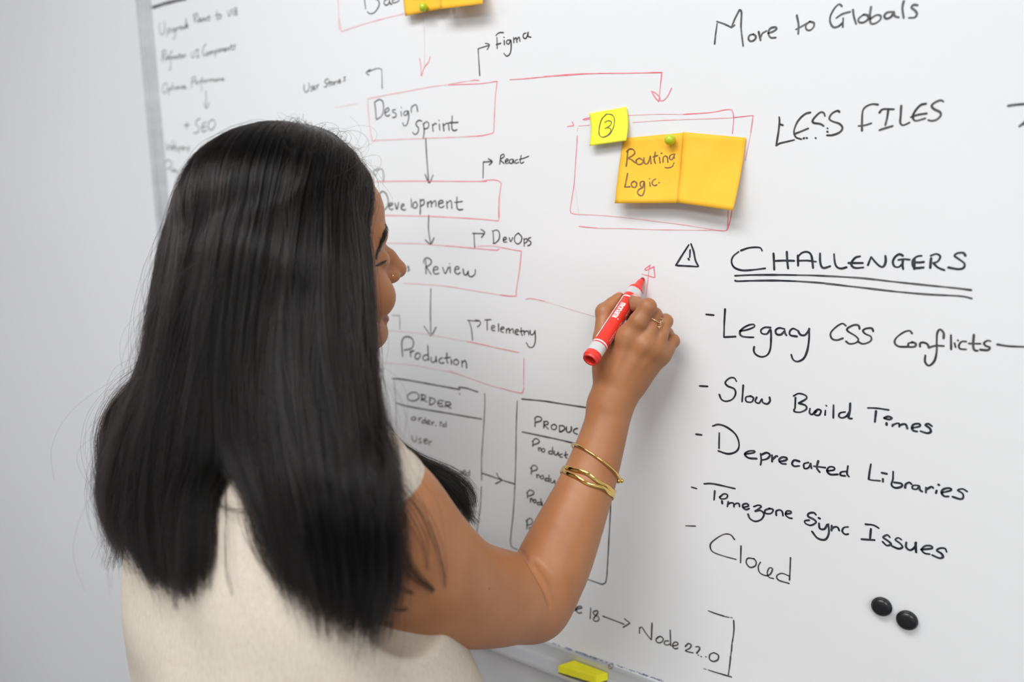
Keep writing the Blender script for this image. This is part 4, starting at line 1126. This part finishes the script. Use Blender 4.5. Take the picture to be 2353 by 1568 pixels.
nt.links.new(hi_.outputs['Random'], cr_.inputs[0]); nt.links.new(cr_.outputs[0], hb.inputs['Color'])

# solid under-layer
su = np.linspace(0, NG - 1, (NG - 1) * 6 + 1); tu = np.linspace(0, .86, 44)
Sg, Tg = np.meshgrid(su, tu, indexing='ij')
Sg2 = split(Sg, Tg)
base = sample(FG, Sg2, Tg); nn = sample(NRM, Sg2, Tg)
thin = .008 * np.clip((1 - Tg) / .3, .35, 1)
wob = .0025 * np.sin(Sg * 9 + 3 * np.sin(Tg * 6)) * smooth01(Tg / .2)
outer = base - nn * (.005 + wob[..., None]); inner = outer - nn * thin[..., None]
ns, ntt = Sg.shape
V = np.concatenate([outer.reshape(-1, 3), inner.reshape(-1, 3)]); off = ns * ntt
ID = np.arange(off).reshape(ns, ntt); q4 = []
for i in range(ns - 1):
    for j in range(ntt - 1):
        gapc = (su[i] < 5.51 and su[i + 1] > 5.49 and tu[j] > .75)
        if gapc: continue
        a, b, c, d = ID[i, j], ID[i + 1, j], ID[i + 1, j + 1], ID[i, j + 1]
        q4.append((a, b, c, d)); q4.append((off + a, off + d, off + c, off + b))
cnt = {}
for f in q4:
    for a, b in zip(f, f[1:] + f[:1]):
        cnt[(a, b)] = 1
rim = [(a, b) for (a, b) in cnt if (b, a) not in cnt and a < off]
for a, b in rim:
    q4.append((b, a, off + a, off + b))
hair = fast_mesh('hair', V, np.array(q4), M_hmass, person)
hair['label'] = 'long straight black hair'

NP = 22
tt = np.linspace(0, 1, NP)


def strands(n, smin_, smax_, depth, clumps, frizz, lenr, drift=.26, tight=(.15, .85), raise_=0.0):
    s0 = rng.uniform(smin_, smax_, n)
    cs = np.sort(rng.uniform(smin_, smax_, clumps)); ci = np.clip(np.searchsorted(cs, s0) + rng.integers(-1, 2, n), 0, clumps - 1)
    cd = rng.normal(0, 1, (clumps, 3)); ck = rng.uniform(*tight, clumps)
    ln = lenr[0] + (lenr[1] - lenr[0]) * (1 - rng.random(n) ** 2.2)
    ln += np.clip(cd[ci, 0], -1, 1) * .025
    t = tt[None] * np.minimum(ln, 1.06)[:, None]
    pull = (ck[ci][:, None] * smooth01(tt / .8)[None])
    s = s0[:, None] + (cs[ci] - s0)[:, None] * pull
    dr = np.clip(rng.normal(.10, drift, clumps)[ci] + rng.normal(0, .07, n), -2.3 * drift, 2.3 * drift)     # clumps cross each other on the way down
    s = s + dr[:, None] * (smooth01((tt - .12) / .7) * np.sin(np.clip(tt * 1.25, 0, 1) * math.pi * .5))[None]
    s = np.clip(s, smin_, smax_)
    s = np.clip(split(s, t), 0, NG - 1.001)
    b = sample(FG, s, np.minimum(t, 1)); nv = sample(NRM, s, np.minimum(t, 1)); tv = sample(dT, s, np.minimum(t, 1)) * (NT - 1)
    b = b + tv * np.maximum(t - 1, 0)[..., None]
    dep = rng.random(n) ** 1.3 * depth
    lift = (cd[ci, 1] * .0026)[:, None] * smooth01(tt * 2)[None]
    b = b + nv * (lift - (dep[:, None] * np.clip(tt * 3, .15, 1)[None]) + .001 + raise_ * smooth01(tt * 2.5)[None])[..., None]
    ph = rng.random((n, 3)) * 6.3; fr = rng.uniform(3, 8, (n, 1))
    wv = np.stack([np.sin(fr * tt[None] * 2 + ph[:, k:k + 1]) for k in range(3)], -1)
    b = b + wv * (frizz * rng.gamma(1.2, 1, n)[:, None] * (.1 + tt[None] ** 1.4))[..., None]
    cw = np.stack([np.sin(tt[None] * 5 + cd[ci, k][:, None] * 6) for k in range(3)], -1)
    return b + cw * ((.0030 * smooth01(tt) + .0032 * smooth01((tt - .45) / .4))[None, :, None])


ALL = [strands(32000, 0.0, 10.0, .011, 420, .0011, (.78, .985)),
       strands(3600, 0.4, 9.4, .003, 75, .0012, (.62, 1.0), .55, (.75, .97), .0030),
       strands(900, 0.0, 1.6, .002, 60, .0042, (.72, 1.03)),
       strands(1500, 1.0, 5.0, .003, 70, .0022, (.95, 1.01)),
       strands(260, 0.0, 4.5, .0, 120, .0042, (.07, .22)),
       strands(8000, 10.0, NG - 1.0, .010, 160, .0010, (.84, .99)),
       strands(5000, 11.5, NG - 1.0, .012, 90, .0008, (.86, .975)),
       strands(2000, 7.2, 10.4, .002, 300, .0042, (.55, 1.0)),
       strands(260, 0.0, 7.0, .001, 100, .0045, (.5, 1.0))]
# lower falls reach with looser ends
S_ = np.concatenate(ALL)


LOCKS = [  # loose locks lying on arm and back: points, strands, spread in metres
    ([(925, 1105), (975, 1170), (1003, 1240), (1020, 1310), (1022, 1350)], 16, .0035),
    ([(905, 1110), (950, 1185), (978, 1250), (985, 1312)], 12, .004),
    ([(890, 1190), (915, 1265), (948, 1322), (996, 1359)], 60, .0034),
    ([(880, 1250), (900, 1320), (930, 1352), (952, 1362)], 25, .0034),
    ([(860, 1290), (878, 1370), (905, 1400), (935, 1402)], 30, .004),
    ([(845, 1330), (860, 1400), (880, 1432), (900, 1436)], 40, .004),
    ([(519, 1120), (520, 1220), (521, 1310), (534, 1368)], 9, .0012),
    ([(470, 1110), (510, 1158), (560, 1170), (615, 1150), (650, 1120)], 14, .0035),
    ([(480, 1090), (470, 1180), (478, 1260), (470, 1330)], 60, .006),
    ([(590, 1110), (582, 1190), (600, 1270), (640, 1335)], 60, .005),
    ([(610, 1110), (618, 1200), (640, 1280), (668, 1330)], 60, .006),
    ([(780, 1350), (785, 1410), (795, 1440), (800, 1450)], 60, .008),
]
LK = []
for pts, n, sp in LOCKS:
    c = catmull(np.array([CAM + ray(x, y) * (depth_at(x, y) - .0075) for x, y in pts]), .004)
    L = np.linspace(0, len(c) - 1, NP); c = np.stack([np.interp(L, np.arange(len(c)), c[:, k]) for k in range(3)], 1)
    o = rng.normal(0, sp, (n, 1, 3)); tp = (1.15 - .95 * tt ** 1.5)[None, :, None]
    ph = rng.random((n, 1, 3)) * 6
    LK.append(c[None] + o * tp + .0012 * np.sin(tt[None, :, None] * 5 + ph))
S_ = np.concatenate([S_] + LK)
S_ = pushed(S_, .0012)


def hair_curves(name, S, r0, r1, m, parent):
    n, k = S.shape[:2]
    hc = bpy.data.hair_curves.new(name); hc.add_curves([k] * n)
    hc.attributes['position'].data.foreach_set('vector', S.astype(np.float32).ravel())
    ra = hc.attributes.get('radius') or hc.attributes.new('radius', 'FLOAT', 'POINT')
    ra.data.foreach_set('value', np.tile((r0 + (r1 - r0) * np.linspace(0, 1, k) ** 2), n).astype(np.float32))
    hc.materials.append(m)
    o = bpy.data.objects.new(name, hc); COL.objects.link(o)
    bpy.context.view_layer.update()
    o.parent = parent; o.matrix_parent_inverse = parent.matrix_world.inverted()
    return o


hs = hair_curves('hair_strands', S_, .000095, .00005, M_hair, hair)
hs['kind'] = 'stuff'

# eyebrow and lashes, traced on the skin of the near side and mirrored to the far one
def on_skin(px, py):
    z = .5; d = ray(px, py)
    for _ in range(80):
        v = float(sd_head((CAM + d * z)[None].astype(np.float32))[0])
        if v < .0002: break
        z += v * .8
        if z > 1: break
    return CAM + d * z


def skin_grad(p):
    e = .0015
    g = np.array([float(sd_head((p + np.eye(3)[k] * e)[None].astype(np.float32))[0] - sd_head((p - np.eye(3)[k] * e)[None].astype(np.float32))[0]) for k in range(3)])
    return unit(g)


mirror = lambda p: HC + (p - HC) - 2 * HR * np.dot(p - HC, HR)
brow = catmull([(889.5, 521), (885, 536), (877, 556), (866, 584)], .5)
EB = []
for i in range(420):
    k = int(rng.random() * (len(brow) - 1)); u = k / (len(brow) - 1)
    j = rng.normal(0, 1.0, 2) * np.array([3.0, 4.2]) * (1.05 - .75 * u)
    x, y = brow[k] + j
    x = min(x, 887.5)
    p = on_skin(x, y)
    if abs((p - CAM) @ FWD - .75) > .12: continue
    g = skin_grad(p); q2 = on_skin(*(brow[min(k + 14, len(brow) - 1)] + j * .6))
    if np.linalg.norm(q2 - p) > .016: continue
    d = unit(q2 - p + 1e-6)
    st_ = np.array([p - g * .0003, p + g * .0007 + d * .003, p + g * .0006 + d * .0062])
    EB.append(st_); EB.append(np.array([mirror(w) for w in st_]))
eb = hair_curves('eyebrow', np.array(EB), .00024, .00008, M_hair, person)
M_lash = mat('lash_line', (.018, .013, .012), .6)
lp = np.array([on_skin(x, y) for x, y in catmull([(864, 611), (870, 609), (876, 606), (883, 602), (888, 599)], 1.0)])
rad_ = .0011 * np.sin(np.linspace(.25, 2.9, len(lp))) + .0003
tube('eyelashes', lp, rad_, M_lash, person, 8)
tube('eyelashes', np.array([mirror(w) for w in lp]), rad_, M_lash, person, 8)

# ---------------------------------------------------------------- marker in the hand
M_red = mat('red_plastic', (.84, .045, .03), .32)
M_reddk = mat('red_nib', (.45, .02, .03), .8)
M_redin = mat('red_hollow', (.42, .012, .015), .5)
M_sil = mat('silver_print', (.74, .74, .75), .35, .35)
M_wht = mat('white_print', (.9, .9, .9), .4)
M_grey = mat('grey_print', (.25, .2, .2), .4)
AX = unit(END - TIP); LEN = float(np.linalg.norm(END - TIP))
marker = empty('whiteboard_marker', tuple(TIP), 'uncapped red marker with silver bands held in the raised hand', 'marker')
R = .0084
fr = lambda prof: [(a * LEN, r) for a, r in prof]
VIEW = unit((CAM - (TIP + END) / 2) - AX * np.dot(CAM - (TIP + END) / 2, AX))


def seg(name, prof, m, parent=marker, cap_=True):
    return lathe(name, TIP, AX, fr(prof), m, parent, 48, True, cap_, VIEW)


seg('nib', [(0, .0008), (.006, .0019), (.014, .0024), (.06, .0026)], M_reddk)
seg('neck', [(.036, .0028), (.045, .0036), (.085, .0044), (.120, .0050), (.132, .0060), (.142, .0074), (.156, .0082), (.180, .0084)], M_red)
seg('barrel', [(.165, R * .98), (.168, R), (.915, R), (.92, R * .98)], M_red)
seg('silver_band', [(.180, R + .0001), (.250, R + .0001)], M_sil, cap_=False)
seg('white_ring', [(.292, R + .0001), (.304, R + .0001)], M_wht, cap_=False)
seg('white_ring', [(.825, R + .0001), (.838, R + .0001)], M_wht, cap_=False)
seg('silver_band', [(.850, R + .0001), (.938, R + .0001)], M_sil, cap_=False)
seg('end_cap', [(.933, R + .0001), (.935, .0089), (.975, .0091), (.980, .0089), (.982, .0081), (1.0, .0079), (1.004, .0076), (1.004, .0060), (.985, .0058), (.93, .0050)], M_red, cap_=False)
seg('cap_hollow', [(.945, .0052), (.944, .0002)], M_redin, cap_=False)
# six ridges on the end cap
bm = bmesh.new()
x_, y_ = VIEW, np.cross(AX, VIEW)


def on_barrel(s, ang, r=R):
    return TIP + AX * s + (x_ * math.cos(ang) + y_ * math.sin(ang)) * r


def print_strokes(name, polys, w, m, parent, r=R + .00018):
    """polys in metres: (along the barrel from the nib, round the barrel)."""
    V2, F2 = ribbons([catmull(np.array(p, float), .0004) if len(p) > 1 else np.array(p, float) for p in polys], w, random.Random(2))
    return mesh(name, [on_barrel(a, b / R, r) for a, b in V2], F2, m, parent)


SGN = 1.0 if np.dot(y_, RGT * .834 - UPV * .552) > 0 else -1.0
# lettering reads from nib to cap, tops of letters to the lower right of the barrel
def letters(txt, s0, base, h):
    st = {'m': ([[(0, 0), (0, 1)], [(0, .75), (.2, 1), (.4, .8), (.4, 0)], [(.4, .75), (.6, 1), (.8, .8), (.8, 0)]], 1.08),
          'o': ([[(.3, 1), (.05, .8), (.02, .3), (.3, 0), (.58, .3), (.55, .8), (.3, 1)]], .86),
          'n': ([[(0, 0), (0, 1)], [(0, .75), (.25, 1), (.5, .8), (.5, 0)]], .78),
          'a': ([[(.05, .85), (.3, 1), (.52, .8), (.52, 0)], [(.52, .55), (.15, .55), (.03, .28), (.2, 0), (.52, .2)]], .82),
          'i': ([[(0, 0), (0, .95)], [(.02, 1.38), (.12, 1.5)]], .3)}
    out = []; x = s0
    for ch in txt:
        g, w = st[ch]
        for p in g:
            out.append([(x + a * h, SGN * (base + b * h)) for a, b in p])
        x += w * h
    return out


print_strokes('lettering', letters('monami', .392 * LEN, -.0058, .0047), .00105, M_wht, marker)
r5 = random.Random(9)
small_print = []
for row, off_ in ((0, .0066), (1, .0080), (2, .0092)):
    s = .33 * LEN
    while s < .77 * LEN:
        l = r5.uniform(.0016, .005)
        if r5.random() < .8 and not (.49 < s / LEN < .53): small_print.append([(s, SGN * off_), (s + l, SGN * off_)])
        s += l + .0012
print_strokes('fine_print', small_print, .0004, M_wht, marker)
code = []
s = .55 * LEN
while s < .78 * LEN:
    code.append([(s, SGN * .0104), (s, SGN * .0128)]); s += r5.choice((.0008, .0011, .0015))
print_strokes('bar_code', code, .0006, M_wht, marker)
strip = [[(.31 * LEN, -SGN * .0096), (.79 * LEN, -SGN * .0096)]]
print_strokes('white_strip', strip, .0016, M_wht, marker)
print_strokes('dark_line', [[(.30 * LEN, -SGN * .0082), (.79 * LEN, -SGN * .0082)]], .0005, M_grey, marker)

# ---------------------------------------------------------------- jewellery
M_gold = mat('polished_gold', (.83, .56, .17), .14, 1.0)
M_rose = mat('rose_gold', (.85, .62, .36), .2, 1.0)


def loop(a, b, mid, clear, n=90, wob=None):
    """Ring round the forearm through photo pixels a (far left), mid (front) and b (right)."""
    def ax_at(px, py):
        best = None
        for (p, r), (q_, s) in zip(FORE, FORE[1:]):
            for t in np.linspace(0, 1, 12):
                c = p + (q_ - p) * t; d = (c - CAM); z = d @ FWD
                X = 1176.5 + FPX * (d @ RGT) / z; Y = 784 - FPX * (d @ UPV) / z
                e = (X - px) ** 2 + (Y - py) ** 2
                if best is None or e < best[0]: best = (e, z, r + (s - r) * t, c)
        return best
    z = ax_at((a[0] + b[0]) / 2, (a[1] + b[1]) / 2)
    c = z[3]
    e1 = unit(P(*b, z[1]) - P(*a, z[1])); c = (P(*a, z[1]) + P(*b, z[1])) / 2
    e2 = P(*mid, z[1] - z[2]) - c; e2 = unit(e2 - e1 * np.dot(e2, e1))
    th = np.linspace(0, 2 * math.pi, n, endpoint=False)
    dr = np.outer(np.cos(th), e1) + np.outer(np.sin(th), e2)
    rad = np.full(n, .06)
    for _ in range(40):
        rad -= (sd_arm((c + dr * rad[:, None]).astype(np.float32)) - clear) * .7
    k = np.ones(9) / 9
    rad = np.convolve(np.concatenate([rad[-4:], rad, rad[:4]]), k, 'valid')
    pts = c + dr * rad[:, None]
    if wob is not None:
        pts = pts + unit(UPV * .85 + RGT * .4) * wob(th)[:, None]
    return pts, c, z


pts, c, z = loop((1314, 1020), (1421, 1103), (1370, 1051), .0026)
b1 = empty('bangle', tuple(c), 'thin gold bangle with a ball end, nearer the wrist', 'bangle', 'gold bangles on the forearm')
pts1 = np.roll(pts, -4, 0)[:-2]
tube('band', pts1, .00125, M_gold, b1, 12)
for dd, rr in ((-.0004, .0029), (.0030, .0024)):
    o_ = pts[0] + UPV * (-.0006) + RGT * dd
    lathe('ball', o_ - UPV * rr, UPV, [(rr - rr * math.cos(a), max(rr * math.sin(a), 1e-5)) for a in np.linspace(0, math.pi, 14)], M_gold, b1, 20, True, False)
b2 = None
for sg, a, b, mid in ((1, (1291, 1071), (1413, 1134), (1350, 1094)), (-1, (1290, 1083), (1411, 1144), (1345, 1106))):
    pts, c, z = loop(a, b, mid, .0016, 120, lambda th, s=sg: s * .0012 * np.cos(3 * th + .4) + .0006 * np.sin(7 * th + s))
    if b2 is None:
        b2 = empty('bangle', tuple(c), 'wide gold bangle of two wavy bands, nearer the elbow', 'bangle', 'gold bangles on the forearm')
    nr = pts - c; axn = unit(UPV * .95 + RGT * .3); nr = nr - np.outer(nr @ axn, axn); nr /= np.linalg.norm(nr, axis=1)[:, None]
    tube('band', pts, .0021, M_gold, b2, 10, True, (nr, .28))

# ring on the middle finger
f0, f1 = FINGER['middle'][1][0], FINGER['middle'][2][0]
rc = H(1085, 925, .794) ; ra = unit(f1 - f0)
rc = f0 + ra * np.dot(rc - f0, ra)
ring = empty('finger_ring', tuple(rc), 'slim gold ring with an openwork top on the middle finger', 'ring')
x1 = unit(np.cross(ra, CAM - rc)); y1 = np.cross(x1, ra)
if np.dot(y1, CAM - rc) < 0: y1 = -y1
th = np.linspace(0, 2 * math.pi, 48, endpoint=False)
RR = .0094
tilt = ra * .0012
tube('band', rc + RR * (np.outer(np.cos(th), x1) + np.outer(np.sin(th), y1)) - np.outer(np.cos(th), tilt) * np.sign(np.dot(x1, RGT)), .0008, M_rose, ring, 10, True)
sx = np.sign(np.dot(x1, RGT))
ornd = unit(x1 * sx * .80 + y1 * .60); oc = rc + ornd * (RR + .0008)
on2 = ra; on1 = np.cross(ornd, on2)
bmk = []
leaf = []
for k in range(7):
    u = (k - 3) / 3.0
    leaf.append(oc + on2 * (u * .0062 - .001) + on1 * (.0018 * math.sin(k * 2.2)) + ornd * .0006)
tube('ornament', catmull(np.array(leaf), .0006), .00055, M_rose, ring, 8)
for k in range(5):
    u = (k - 2) / 2.0; a0 = oc + on2 * (u * .005 - .001)
    tube('ornament', catmull(np.array([a0 - on1 * .0022, a0 + ornd * .0012 + on2 * .001, a0 + on1 * .0022]), .0005), .0004, M_rose, ring, 8)

# small stud in the nose
g = on_skin(902, 634)
st = lathe('nose_stud', g - HR * .0004, unit(HR * .8 + HF * .3), [(0, .0009), (.0006, .0010), (.0011, .0006), (.0013, .0001)], mat('stud_silver', (.9, .88, .85), .1, 1.0), None, 14)
tag(st, 'tiny bright stud in the side of the nose', 'nose stud')
